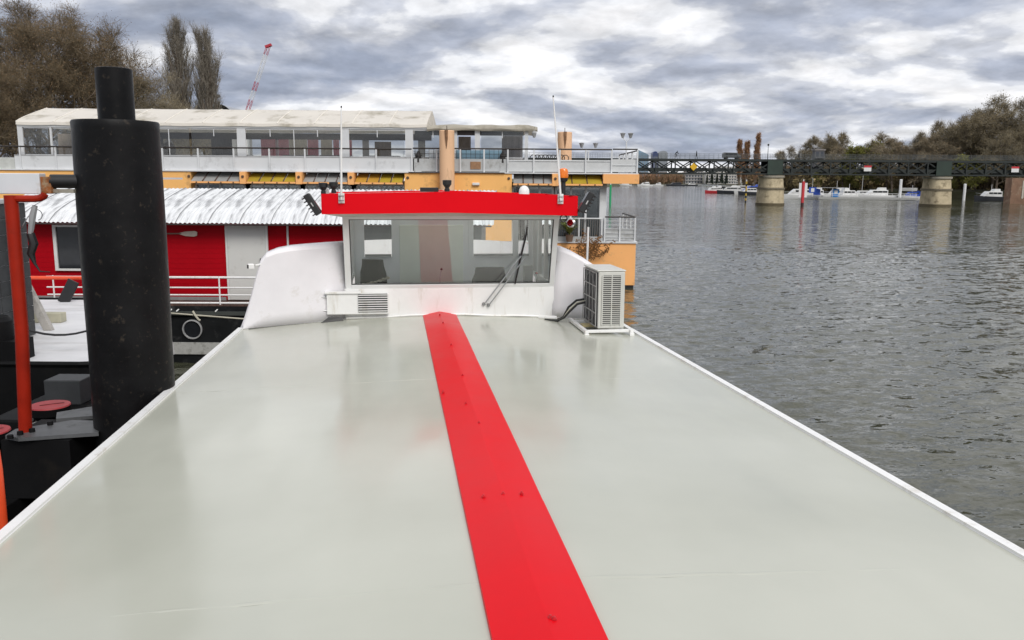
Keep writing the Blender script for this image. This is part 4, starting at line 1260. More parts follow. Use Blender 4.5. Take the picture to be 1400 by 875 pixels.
# bays with sloping glass awnings
AWG = M('awning_grey', (0.33, 0.33, 0.32), 0.35, var=0.15, vscale=1)
AWY = M('awning_yellow', (0.46, 0.33, 0.04), 0.35, var=0.12, vscale=1)
AWO = M('awning_orange', (0.55, 0.30, 0.05), 0.35, var=0.12, vscale=1)
WG = glass('restaurant_glass', (0.55, 0.58, 0.58), 0.10)
CURT = M('blind_pale', (0.5, 0.52, 0.52), 0.7)
def bay(x0, x1, ncol, mats, z0=2.27, npane=4):
    z1 = 4.92
    fr_ = MB()
    fr_.box(fx(x0), fx(x1), -0.14, -0.06, 4.86, 5.08)
    for k in range(npane + 1):
        x = x0 + (x1 - x0) * k / npane
        fr_.box(fx(x) - 0.05, fx(x) + 0.05, -0.135, -0.065, z0, 4.859)
    f = fr_.build('window', RW, rest)
    for k in range(npane):
        xa, xb = x0 + (x1 - x0) * k / npane + 0.046, x0 + (x1 - x0) * (k + 1) / npane - 0.046
        fbox('pane', WG, xa, xb, 41.398, 41.402, z0, 4.859, f)
        if (k * 3 + int(x0 * 2)) % 3 != 0:
            fbox('blind', CURT, xa + 0.05, xb - 0.1, 41.6, 41.62, z0, 4.85, f)
    aw = MB()
    aw.box(fx(x0), fx(x1), -0.86, -0.80, 4.955, 5.035)
    a = aw.build('awning_bar', PEACH, rest)
    n = ncol
    for k in range(n):
        xa, xb = x0 + (x1 - x0) * k / n + 0.03, x0 + (x1 - x0) * (k + 1) / n - 0.03
        MB().add([(fx(xa), -0.83, 5.04), (fx(xb), -0.83, 5.04), (fx(xb), 0.1, 5.47), (fx(xa), 0.1, 5.47)], [(0, 1, 2, 3)]).build('awning_panel', mats[k % len(mats)], a, solid=0.02)
        MB().tube([(fx(xb + 0.03), -0.84, 5.06), (fx(xb + 0.03), 0.12, 5.50)], 0.03, 6).build('awning_rib', M('rib_brown', (0.10, 0.06, 0.05), 0.6), a)
        MB().lathe([(0, .03), (.03, .025), (.035, 0)], (fx((xa + xb) / 2), -0.86, 4.995), (0, -1, 0), 8).build('bolt', M('bolt_dark', (0.1, 0.06, 0.04), 0.6), a)
bay(-15.4, -13.05, 4, [AWG])
bay(-12.72, -10.38, 4, [AWY])
bay(-10.05, -7.9, 4, [AWG])
bay(-7.56, -5.26, 4, [AWO, AWO, AWY, AWY])
bay(0.0, 1.95, 4, [AWG], npane=3)
bay(2.1, 4.28, 3, [AWY], npane=3)
for x in (-12.88, -10.21, -7.73, 2.02):
    fbox('awning_post', PEACH, x - 0.145, x + 0.145, 40.62, 41.6, 4.93, 5.5)
    MB().lathe([(0, .05), (.06, .045), (.07, 0)], (fx(x), 40.62 - RYF, 5.27), (0, -1, 0), 10).build('boss', M('bolt_dark'  , (0.1, 0.06, 0.04)), rest)
for x in (-15.55, -5.05, 0.0 - 0.2):
    MB().lathe([(0, .05), (.06, .045), (.07, 0)], (fx(x), 40.92 - RYF, 5.27), (0, -1, 0), 10).build('boss', M('bolt_dark', (0.1, 0.06, 0.04)), rest)
# upper slab: white above, peach end block
fbox('upper_slab', RW, -27, 4.3, 40.86, 48.6, 5.501, 5.56)
fbox('slab_end', PEACH, 4.31, 6.03, 40.75, 48.6, 5.06, 5.505)
fbox('slab_top', RW, 4.305, 6.0, 40.78, 48.58, 5.506, 5.56)
fbox('corner_column', RW, 4.33, 4.56, 41.4, 41.63, 2.27, 5.055)
side = MB()
for k in range(5):
    y = 41.75 + 1.35 * k - RYF
    side.box(fx(4.24), fx(4.30), y - 0.05, y + 0.05, 2.27, 5.055)
side.box(fx(4.24), fx(4.30), 0.3, 5.6, 4.9, 5.054)
sw_ = side.build('side_window', RW, rest)
for k in range(4):
    y = 41.75 + 1.35 * k
    fbox('pane', WG, 4.265, 4.27, y + 0.051, y + 1.299, 2.27, 4.899, sw_)
fbox('inner_wall', M('inner_beige', (0.25, 0.22, 0.19), 0.8), 0.5, 4.2, 44.6, 44.7, 2.27, 5.07)
fbox('drain_slot', BLACK, -5.0, -0.4, 40.83, 40.858, 5.505, 5.545)
# lower terrace railing at the right
def railing_run(name, x0, y0, x1, y1, z0, z1, n, toprail, panel=None, wires=0, post=RW, first=0):
    rb = MB().tube([(fx(x0), y0 - RYF, z1), (fx(x1), y1 - RYF, z1)], 0.035, 8).build('handrail', toprail, rest, smooth=True)
    for k in range(first, n + 1):
        t = k / n
        x, y = x0 + (x1 - x0) * t, y0 + (y1 - y0) * t
        MB().box(fx(x) - 0.035, fx(x) + 0.035, y - RYF - 0.035, y - RYF + 0.035, z0, z1 - 0.03).build('rail_post', post, rest)
    for w_ in range(wires):
        z = z0 + (z1 - z0) * (w_ + 1) / (wires + 1)
        MB().tube([(fx(x0), y0 - RYF, z), (fx(x1), y1 - RYF, z)], 0.012, 5).build('rail_wire', post, rest)
    if panel:
        d = 0.02
        mb = MB()
        if abs(x1 - x0) > abs(y1 - y0):
            mb.box(fx(x0), fx(x1), y0 - RYF + 0.04, y0 - RYF + 0.06, z0 + panel[0], z0 + panel[1])
        else:
            mb.box(fx(x0) - 0.01, fx(x0) + 0.01, y0 - RYF, y1 - RYF, z0 + panel[0], z0 + panel[1])
        mb.build('rail_panel', panel[2], rest)
railing_run('r', 4.5, 41.3, 5.98, 41.3, 2.27, 3.45, 2, RAILB, (0.05, 0.62, RG), 5)
railing_run('r', 5.98, 41.345, 5.98, 46.0, 2.27, 3.45, 3, RAILB, None, 5, first=1)
railing_run('r', -0.1, 41.25, 4.35, 41.25, 2.27, 3.37, 4, RW, None, 0)
for k in range(40):
    x = 0.0 + k * 0.108
    MB().box(fx(x), fx(x) + 0.03, 41.24 - RYF, 41.26 - RYF, 2.3, 3.33).build('baluster', M('baluster_grey', (0.16, 0.15, 0.14), 0.6), rest)
# upper parapet, railing
fbox('parapet', RW, -23.9, -4.75, 41.02, 41.10, 5.561, 6.20)
fbox('parapet_cap', M('cap_grey', (0.4, 0.4, 0.4), 0.5), -23.9, -4.75, 41.0, 41.12, 6.201, 6.235)
fbox('parapet', M('parapet_pale', (0.52, 0.53, 0.50), 0.6), -27, -23.91, 41.02, 41.10, 5.561, 6.10)
railing_run('r', -27, 40.98, -4.85, 40.98, 5.50, 6.62, 13, RAILB, None, 0)
railing_run('r', -4.80, 40.98, -0.25, 40.98, 5.561, 6.66, 4, RAILB, (0.03, 0.62, RG), 0, first=1)
railing_run('r', -0.25, 40.98, 4.72, 40.98, 5.561, 6.66, 4, RAILB, (0.03, 0.60, M('panel_light', (0.58, 0.59, 0.59), 0.5, var=0.06)), 1, first=1)
railing_run('r', 4.76, 40.98, 5.95, 40.98, 5.561, 6.68, 1, RAILB, (0.05, 0.65, M('panel_light', (0.58, 0.59, 0.59))), 2, first=1)
railing_run('r', 5.95, 41.05, 5.95, 48.0, 5.561, 6.62, 4, RAILB, (0.05, 0.65, M('panel_light', (0.58, 0.59, 0.59))), 2, first=1)
fbox('stain_panel', M('rust_panel', (0.30, 0.17, 0.09), 0.8, var=0.3, vscale=5), -2.05, -1.55, 40.985, 41.015, 5.70, 6.05)
# wire grid in front of the blue panels
for k in range(20):
    x = -4.7 + k * 0.222
    MB().box(fx(x), fx(x) + 0.018, 40.99 - RYF, 41.005 - RYF, 6.19, 6.62).build('grid_bar', RAILB, rest)
for z in (6.22, 6.40):
    MB().box(fx(-4.75), fx(-0.35), 41.006 - RYF, 41.018 - RYF, z, z + 0.018).build('grid_bar', RAILB, rest)
fbox('blue_screen', M('blue_screen', (0.20, 0.33, 0.42), 0.4, var=0.1), -2.75, -0.55, 41.3, 41.33, 5.7, 6.6)
fbox('white_screen', M('white_screen', (0.55, 0.58, 0.60), 0.5), -4.05, -3.35, 41.3, 41.33, 5.7, 6.6)
# ------------------------------------------------------------------ canvas pavilion
CANV = M('canvas_cream', (0.90, 0.85, 0.77), 0.75, var=0.05, vscale=0.5, dirt=(0.40, 0.36, 0.27), dscale=0.8, damt=0.42, bump=0.15, bscale=1.2)
translucent(CANV, 0.30, (0.85, 0.80, 0.70))
PX0, PX1 = -23.85, -4.15
nb = 11
canv = None
for k in range(nb):
    xa, xb = PX0 + (PX1 - PX0) * k / nb, PX0 + (PX1 - PX0) * (k + 1) / nb
    rows = []
    for j in range(9):
        t = j / 8
        y = 41.3 + 2.9 * t
        z = 7.80 + 0.86 * t ** 0.85
        row = []
        for i in range(9):
            u = i / 8
            sag = -0.05 * math.sin(u * math.pi) * math.sin(math.pi * (0.15 + 0.75 * t))
            row.append((fx(xa + (xb - xa) * u), y - RYF, z + sag))
        rows.append(row)
    rows = [[(p[0], p[1] - 0.02, p[2] - 0.14) for p in rows[0]]] + rows
    back = [[(p[0], 2 * (44.2 - RYF) - p[1], p[2]) for p in r] for r in rows[::-1]]
    MB().grid(rows + back[1:]).build('canvas_bay', CANV, rest, smooth=True, angle=50)
    MB().tube([(fx(xa), 41.29 - RYF + 2.9 * t, 7.81 + 0.86 * t ** 0.85) for t in np.linspace(0, 1, 9)], 0.018, 6).build('canvas_seam', M('canvas_light', (0.82, 0.78, 0.70), 0.7), rest, smooth=True)
for xe in (PX0, PX1):
    MB().add([(fx(xe), 41.3 - RYF, 7.66), (fx(xe), 41.3 - RYF, 7.80)] + [(fx(xe), 41.3 - RYF + 2.9 * t, 7.80 + 0.86 * t ** 0.85) for t in np.linspace(0.1, 1, 8)] + [(fx(xe), 47.1 - RYF, 7.80), (fx(xe), 47.1 - RYF, 7.66)], [tuple(range(12))]).build('canvas_gable', CANV, rest)
CANV2 = M('canvas_dirty', (0.52, 0.48, 0.40), 0.8, var=0.1, vscale=0.8, dirt=(0.28, 0.25, 0.18), dscale=1.5, damt=0.5, bump=0.3, bscale=3)
translucent(CANV2, 0.3, (0.5, 0.46, 0.38))
rows = []
for j, (dy, z) in enumerate(((0, 7.52), (-0.04, 7.60), (0.02, 7.72), (0.2, 7.80), (1.5, 7.86), (3.5, 7.88), (5.2, 7.84), (5.6, 7.6))):
    rows.append([(fx(-4.14 + 5.3 * i / 12), 41.2 - RYF + dy, z + 0.025 * math.sin(i * 1.7 + j) - (0.06 if i in (0, 12) else 0)) for i in range(13)])
MB().grid(rows).build('flat_canvas', CANV2, rest, smooth=True, angle=50)
# pavilion frame, walls and windows
PVC = glass('pvc_window', (0.82, 0.83, 0.82), 0.05, 0.03, 0.025, (0.55, 0.55, 0.54))
FR = M('pavilion_white', (0.64, 0.65, 0.66), 0.5, var=0.06, vscale=1.5)
fbox('terrace_floor', M('terrace_floor', (0.14, 0.12, 0.11), 0.7), -26, 4.2, 41.12, 48.5, 5.562, 5.585)
fbox('eave_beam', FR, PX0, 1.0, 41.34, 41.44, 7.56, 7.66)
for a, b in ((-23.85, -23.6), (-22.3, -22.2), (-13.3, -12.88), (-8.25, -7.9), (-5.2, -4.82), (-2.9, -2.7), (-1.85, -1.6), (0.55, 0.72)):
    fbox('pavilion_post', FR, a, b, 41.35, 41.43, 5.586, 7.555)
    if b < -4:
        fbox('pavilion_post', FR, a, b, 46.95, 47.03, 5.586, 7.6)
# windows facing the camera
for (a, b) in ((-23.55, -22.33), (-22.15, -18.6), (-18.55, -15.6), (-15.5, -13.33), (-12.84, -8.28), (-7.86, -5.23), (-4.8, -2.93), (-1.55, 0.5)):
    fw_ = MB()
    fw_.box(fx(a), fx(b), 41.375 - RYF, 41.405 - RYF, 6.22, 6.27)
    fw_.box(fx(a), fx(b), 41.375 - RYF, 41.405 - RYF, 7.50, 7.555)
    n = max(1, round((b - a) / 1.1))
    for k in range(1, n):
        x = a + (b - a) * k / n
        fw_.box(fx(x) - 0.02, fx(x) + 0.02, 41.37 - RYF, 41.41 - RYF, 7.18 if k % 2 else 6.27, 7.499)
    f = fw_.build('window', FR, rest)
    fbox('pane', PVC, a + 0.005, b - 0.005, 41.388, 41.390, 6.27, 7.50, f)
# rear windows and panels seen through the front ones
SHD = M('valance_grey', (0.07, 0.06, 0.06), 0.8)
PINK = M('pink_curtain', (0.80, 0.32, 0.40), 0.8, var=0.1)
CRM = M('cream_blind', (0.82, 0.76, 0.66), 0.8, var=0.06)
fbox('valance', SHD, PX0 + 0.3, PX1 - 0.3, 46.80, 46.84, 7.28, 7.62)
def rear(x0, x1, mat, z0=5.9, z1=7.28):
    mb = MB()
    n = max(4, int((x1 - x0) / 0.12))
    mb.grid([[(fx(x0 + (x1 - x0) * i / n), 46.6 - RYF + 0.03 * math.sin(i * 2.2), z) for i in range(n + 1)] for z in (z0, z1)])
    mb.build('curtain', mat, rest)
s_ = 46.6 / 41.5
rear(-22.0 * s_, -18.4 * s_, M('tan_screen', (0.30, 0.24, 0.19), 0.8, var=0.15), 5.7, 7.5)
for a, b, m_ in ((-12.2, -11.5, PINK), (-11.35, -10.85, PINK), (-10.84, -9.95, CRM), (-9.94, -9.42, PINK), (-9.3, -8.75, CRM), (-8.7, -8.42, PINK), (-8.2, -7.8, PINK), (-17.5, -16.9, SHD), (-14.6, -13.6, SHD)):
    rear(a * s_, b * s_, m_)
rear(-6.7 * s_, -5.9 * s_, M('tan_screen', (0.30, 0.24, 0.19)), 5.6, 7.2)
rear(-0.55 * s_, 0.45 * s_, M('grey_curtain', (0.34, 0.31, 0.31), 0.8, var=0.15), 5.6, 7.55)
rear(-2.65 * s_, -2.05 * s_, M('grey_curtain', (0.34, 0.31, 0.31)), 5.6, 7.5)
fbox('front_valance', SHD, -4.75, 0.5, 41.46, 41.48, 7.30, 7.54)
LAMPW = M('lamp_grey', (0.35, 0.35, 0.35), 0.5)
def lamp_post(x, y, top, label, spread=0.3):
    t = thing('lamp_post', label, 'lamp', (x, y, 5.56), 0, 'double lamps on the restaurant terrace')
    h = top - 5.56
    MB().tube([(0, 0, 0), (0, 0, h - 0.45)], 0.035, 8).build('post', FR, t)
    for s in (-1, 1):
        MB().tube([(0, 0, h - 0.45), (s * spread * .6, 0, h - 0.35), (s * spread, 0, h - 0.22)], 0.018, 6).build('arm', FR, t)
        hd = MB().lathe([(0.05, -0.22), (0.13, 0.0), (0.15, 0.02), (0.02, 0.06), (0, 0.06)], (s * spread, 0, h - 0.05), n=10).build('lamp_head', LAMPW, t, smooth=True)
lamp_post(3.9, 44.4, 7.13, 'double lantern beside the farther peach pile on the terrace', 0.36)
lamp_post(6.0 - 0.2, 44.0, 7.62, 'tall double lantern at the right end of the terrace', 0.2)
lt = thing('hanging_lantern', 'small lantern hanging from the right end of the canvas roof', 'lamp', (1.0, 41.2, 7.2))
MB().lathe([(0, 0), (0.06, 0.02), (0.12, 0.22), (0.09, 0.3), (0, 0.36)], n=8).build('lantern', LAMPW, lt)
MB().tube([(0, 0, 0.36), (0, 0, 0.5)], 0.01, 5).build('hook', BLACK, lt)
# terrace furniture: dining tables and chairs
TB = M('table_pale', (0.45, 0.40, 0.38), 0.6, var=0.1, rand=0.2)
TD = M('chair_dark', (0.03, 0.028, 0.028), 0.6)
def table_set(x, y, label):
    t = thing('dining_table', label, 'table', (x, y, 5.586), 0, 'tables on the restaurant terrace')
    MB().box(-0.75, 0.75, -0.4, 0.4, 0.70, 0.75).build('table_top', TB, t)
    for sx in (-0.6, 0.6):
        MB().tube([(sx, -0.3, 0), (sx, 0.3, 0.7)], 0.02, 6).build('leg', TD, t)
        MB().tube([(sx, 0.3, 0), (sx, -0.3, 0.7)], 0.02, 6).build('leg', TD, t)
table_set(-19.6, 43.0, 'table behind the window bay left of the pile')
table_set(-16.6, 43.0, 'table behind the window bay just right of the black pile')
table_set(-13.9, 43.0, 'table at the right of the second window bay')
table_set(-10.6, 42.6, 'table in front of the pink curtains')
table_set(-8.75, 42.4, 'table with crossed legs at the right end of the pink curtains')
table_set(-6.4, 42.6, 'table in front of the brown screen by the right gable')
pl_ = thing('brown_parasol', 'folded brown parasol on the terrace behind the left railing', 'parasol', (-17.0, 42.3, 5.586))
MB().lathe([(0.02, 0), (0.02, 0.7), (0.30, 0.75), (0.36, 1.0), (0.25, 1.25), (0.05, 1.35), (0, 1.36)], n=12).build('cover', M('brown_cover', (0.05, 0.035, 0.03), 0.8), pl_, smooth=True)
cyc = thing('bicycle_rack', 'low black rack on the terrace right of the canvas', 'rack', (1.9, 42.5, 5.56))
mb = MB()
for k in range(9):
    x = -0.9 + 0.2 * k
    mb.tube([(x + 0.16 * math.cos(t), 0.05 * (k % 3), 0.72 + 0.16 * math.sin(t)) for t in np.linspace(0, 6.28, 11)], 0.022, 5)
mb.tube([(-1.0, 0, 0.55), (1.0, 0, 0.55)], 0.03, 6)
mb.tube([(-0.9, 0, 0), (-0.9, 0, 0.55)], 0.03, 6)
mb.tube([(0.9, 0, 0), (0.9, 0, 0.55)], 0.03, 6)
mb.build('rack_frame', TD, cyc)
# lanterns standing by the wire grid
for (x, lab) in ((-4.55, 'dark metal lantern at the left end of the wire grid'), (-0.5, 'dark metal lantern at the right end of the wire grid')):
    t = thing('lantern', lab, 'lantern', (x, 41.15, 6.0), 0, 'lanterns by the wire grid')
    MB().lathe([(0.16, 0), (0.15, 0.3), (0.19, 0.32), (0.05, 0.52), (0.0, 0.58)], n=6).build('body', TD, t)
    MB().box(-0.15, 0.15, -0.15, 0.15, -0.44, 0.0).build('plinth', RG, t)
# peach mooring piles
def peach_pile(x, y, r, top, label):
    t = thing('mooring_pile', label, 'mooring pile', (x, y, 0), 0, 'peach mooring piles of the restaurant')
    pm_ = M('pile_peach', (0.80, 0.50, 0.30), 0.65, var=0.05, vscale=0.8, dirt=(0.30, 0.18, 0.10), dscale=1.6, damt=0.22, dstretch=(2.5, 2.5, 0.4))
    MB().lathe([(r, -1.5), (r, top - 0.03), (r * 0.93, top), (0, top)], n=28).build('shaft', pm_, t, smooth=True)
    MB().tube([(0, 0, top), (0, 0, top + 0.22)], 0.02, 6).build('pin', M('pin_dark', (0.08, 0.06, 0.05), 0.7), t)
    MB().tube([(0, -r - 0.012, top), (0.01, -r - 0.012, top - 0.4), (0.0, -r - 0.011, top - 0.85)], [0.09, 0.07, 0.01], 6).build('rust_streak', M('rust_streak', (0.24, 0.13, 0.07), 0.9, var=0.4, vscale=6), t)
peach_pile(-3.12, 40.4, 0.355, 7.47, 'peach mooring pile with a rust streak in front of the canvas roof')
peach_pile(2.73, 45.6, 0.385, 7.72, 'farther peach mooring pile rising behind the terrace railing')
# plants on the lower terrace
LEAFG = M('yucca_green', (0.22, 0.26, 0.06), 0.6, var=0.3, vscale=8)
yu = thing('potted_yucca', 'green spiky plant on the lower terrace beside the horn', 'plant', (2.75, 40.75, 2.27))
mb = MB()
rp_ = random.Random(12)
for k in range(70):
    a, e = rp_.random() * 6.28, 0.25 + rp_.random() * 1.2
    L_ = 0.55 + rp_.random() * 0.35
    d = Vector((math.cos(a) * math.cos(e), math.sin(a) * math.cos(e), math.sin(e)))
    s = d.cross(Vector((0, 0, 1))).normalized() * 0.05
    p0 = Vector((0, 0, 0.35 + rp_.random() * 0.25))
    mb.add([p0 - s, p0 + s, p0 + d * L_ * .6 + s * 0.8, p0 + d * L_ * .6 - s * .8, p0 + d * L_ - Vector((0, 0, 0.08))], [(0, 1, 2, 3), (3, 2, 4)])
mb.build('leaves', LEAFG, yu)
MB().lathe([(0.14, 0), (0.2, 0.34), (0.18, 0.34), (0, 0.3)], n=14).build('pot', M('pot_brown', (0.15, 0.09, 0.06), 0.7), yu)
tw = thing('dry_shrub', 'dry brown twiggy shrub trailing over the restaurant hull', 'shrub', (3.75, 40.95, 2.1))
mb, ml = MB(), MB()
for k in range(34):
    a = rp_.random() * 6.28
    p = Vector((rp_.uniform(-.6, .5), rp_.uniform(-.1, .1), rp_.uniform(-0.8, 0.0)))
    pts = [p]
    d = Vector((math.cos(a) * .5, -0.1, 0.8 * rp_.random() + 0.1))
    for q in range(4):
        d = (d + Vector((rp_.uniform(-.5, .5), rp_.uniform(-.2, .2), rp_.uniform(-.3, .4)))).normalized()
        pts.append(pts[-1] + d * 0.17)
        c = pts[-1]
        for w_ in range(3):
            o_ = Vector((rp_.uniform(-.1, .1), rp_.uniform(-.08, .02), rp_.uniform(-.1, .1)))
            ml.add([c + o_, c + o_ + Vector((.06, 0, .01)), c + o_ + Vector((.05, -.02, .06)), c + o_ + Vector((-.01, -.01, .05))], [(0, 1, 2, 3)])
    mb.tube(pts, 0.009, 4)
mb.build('twigs', M('twig_brown', (0.12, 0.07, 0.04), 0.9), tw)
ml.build('leaves', M('leaf_brown', (0.25, 0.12, 0.04), 0.8, var=0.4, vscale=10), tw)
# ================================================================== BRIDGE
BR = M('bridge_green_black', (0.016, 0.021, 0.019), 0.55, var=0.25, vscale=0.5)
BRG = M('bridge_green', (0.02, 0.036, 0.027), 0.6, var=0.2, vscale=0.4)
STONE = M('pier_stone', (0.50, 0.42, 0.28), 0.9, var=0.2, vscale=0.8, dirt=(0.13, 0.10, 0.06), dscale=0.7, damt=0.4, bump=0.5, bscale=3)
STONED = M('pier_wet_stone', (0.10, 0.08, 0.045), 0.9, var=0.3, vscale=1)
bridge = thing('truss_bridge', 'dark green lattice girder footbridge on stone piers across the river', 'bridge', (60, 189.5, 0))
def gbox(name, mat, x0, x1, y0, y1, z0, z1, parent=None):
    return MB().box(x0 - 60, x1 - 60, y0 - 189.5, y1 - 189.5, z0, z1).build(name, mat, parent or bridge)
BX0, BX1, BZ0, BZ1 = -24.0, 141.0, 6.72, 9.85
for y in (187.2, 191.8):
    gbox('top_chord', BR, BX0, BX1, y - 0.2, y + 0.2, BZ1 - 0.28, BZ1)
    gbox('bottom_chord', BR, BX0, BX1, y - 0.2, y + 0.2, BZ0, BZ0 + 0.3)
    gbox('side_beam', BR, BX0, BX1, y - 0.1 + (0.35 if y < 189 else -0.35), y + 0.1 + (0.35 if y < 189 else -0.35), BZ0 + 0.65, BZ0 + 1.35)
gbox('deck', BR, BX0, BX1, 187.0, 192.0, BZ1 + 0.002, BZ1 + 0.2)
PW = 4.25
npan = int((BX1 - BX0) / PW)
zc0, zc1 = BZ0 + 0.3, BZ1 - 0.28
vmesh = MB().box(-0.13, 0.13, -0.14, 0.14, zc0, zc1).mesh('vertical', BR)
def dmesh(s):
    m = MB()
    a, b = Vector((-s * PW / 2 + s * 0.1, 0, zc0)), Vector((s * PW / 2 - s * 0.1, 0, zc1))
    u = (b - a).cross(Vector((0, 1, 0))).normalized() * 0.12
    n_ = Vector((0, 0.06, 0))
    m.add([a - u - n_, a + u - n_, b + u - n_, b - u - n_, a - u + n_, a + u + n_, b + u + n_, b - u + n_], [(0, 3, 2, 1), (4, 5, 6, 7), (0, 1, 5, 4), (1, 2, 6, 5), (2, 3, 7, 6), (3, 0, 4, 7)])
    return m.mesh('diagonal', BR)
dm = [dmesh(1), dmesh(-1)]
for fy in (187.2, 191.8):
    for k in range(npan + 1):
        x = BX0 + k * PW
        link('vertical', vmesh, bridge, (x - 60, fy - 189.5, 0))
        if k < npan:
            for s in (0, 1):
                link('diagonal', dm[s], bridge, (x + PW / 2 - 60, fy - 189.5 + (0.07 if s else -0.07), 0))
fl = MB()
for k in range(npan + 1):
    x = BX0 + k * PW - 60
    fl.box(x - 0.15, x + 0.15, -2.0, 2.0, BZ0 + 0.3, BZ0 + 0.9)
fl.build('floor_beams', BR, bridge)
rl = MB()
for y in (-2.45, 2.45):
    for z in (1.15, 0.75, 0.4):
        rl.box(BX0 - 60, BX1 - 60, y - 0.02, y + 0.02, BZ1 + 0.2 + z - 0.02, BZ1 + 0.2 + z + 0.02)
    for k in range(int((BX1 - BX0) / 1.06)):
        x = BX0 - 60 + k * 1.06
        rl.box(x - 0.019, x + 0.019, y - 0.019, y + 0.019, BZ1 + 0.2, BZ1 + 1.36)
rl.build('parapet_railing', M('railing_grey', (0.10, 0.11, 0.11), 0.6), bridge)
ms = MB()
for y in (-2.40, 2.40):
    for k in range(int((BX1 - BX0) / 0.265)):
        x = BX0 - 60 + k * 0.265
        ms.box(x - 0.006, x + 0.006, y - 0.006, y + 0.006, BZ1 + 0.2, BZ1 + 1.3)
tag(ms.build('railing_bars', M('railing_grey', (0.10, 0.11, 0.11)), bridge), kind='stuff')
def pier(cx, w):
    def ov(w_, d_, n=28):
        P_ = []
        for k in range(n):
            t = 2 * math.pi * k / n
            cx_, sy_ = math.cos(t), math.sin(t)
            P_.append((w_ / 2 * math.copysign(abs(cx_) ** 0.75, cx_), d_ / 2 * math.copysign(abs(sy_) ** 0.6, sy_)))
        return P_
    def tier(name, mat, w0, w1, z0, z1, parent):
        a, b = ov(w0, w0 * 1.5), ov(w1, w1 * 1.5)
        m = MB().grid([[(cx - 60 + p[0], p[1], z0) for p in a + a[:1]], [(cx - 60 + p[0], p[1], z1) for p in b + b[:1]]])
        m.add([(cx - 60 + p[0], p[1], z1) for p in b], [tuple(range(len(b)))])
        return m.build(name, mat, parent, smooth=True, angle=40)
    p = tier('pier', STONE, w * 1.06, w * 1.0, 0.55, 3.55, bridge)
    tier('pier_foot', STONED, w * 1.13, w * 1.08, -1.0, 0.56, p)
    tier('pier_band', M('band_stone', (0.20, 0.17, 0.12), 0.9, var=0.25), w * 1.06, w * 1.06, 3.551, 3.95, p)
    tier('pier_shaft', STONE, w * 0.97, w * 0.90, 3.951, 6.1, p)
    tier('pier_cap', M('cap_stone', (0.36, 0.33, 0.27), 0.9, var=0.15), w * 0.98, w * 1.0, 6.101, 6.55, p)
    MB().box(cx - 60 - 0.6, cx - 60 + 0.6, -2.2, 2.2, 6.551, BZ0 - 0.002).build('bearing', BR, p)
    for y in (186.9, 192.1):
        gbox('girder_joint', BRG, cx - 1.65, cx + 1.65, y - 0.08, y + 0.08, BZ0 + 0.02, BZ1 - 0.02, p)
pier(57.3, 5.0)
pier(94.2, 4.9)
# signs on the girder
SGN_Y = M('sign_yellow', (0.72, 0.42, 0.02), 0.5, var=0.04)
SGN_W = M('sign_white', (0.72, 0.72, 0.72), 0.5, var=0.04)
SGN_R = M('sign_red', (0.55, 0.04, 0.05), 0.5, var=0.04)
sg = thing('navigation_sign', 'yellow diamond navigation sign on the bridge girder', 'sign', (39.4, 186.6, 8.3))
MB().prism([(0, 0, -0.85), (0.85, 0, 0), (0, 0, 0.85), (-0.85, 0, 0)], (0, 0.08, 0)).build('board', SGN_Y, sg)
MB().box(-0.05, 0.05, 0.09, 0.40, -0.7, 0.7).build('bracket', BR, sg)
for x, lab in ((77.4, 'red and white navigation board on the girder left of the right pier'), (109.6, 'red and white navigation board on the girder right of the right pier')):
    s = thing('navigation_sign', lab, 'sign', (x, 186.6, 8.2), 0, 'red and white boards on the bridge')
    MB().box(-0.8, 0.8, 0, 0.08, -0.6, 0.6).build('board', SGN_W, s)
    MB().box(-0.82, 0.82, -0.03, -0.002, 0.22, 0.62).build('red_band', SGN_R, s)
    MB().box(-0.05, 0.05, 0.09, 0.40, -0.5, 0.5).build('bracket', BR, s)
# lamp posts on the deck
for x, lab in ((56.9, 'dark lamp post on the bridge above the left pier'),):
    t = thing('street_lamp', lab, 'lamp post', (x, 191.5, BZ1 + 0.2))
    MB().tube([(0, 0, 0), (0, 0, 3.0)], [0.09, 0.05], 8).build('post', BR, t)
    MB().lathe([(0.05, 0), (0.2, 0.15), (0.22, 0.35), (0.05, 0.5), (0, 0.5)], (0, 0, 3.0), n=10).build('lamp_head', BR, t, smooth=True)
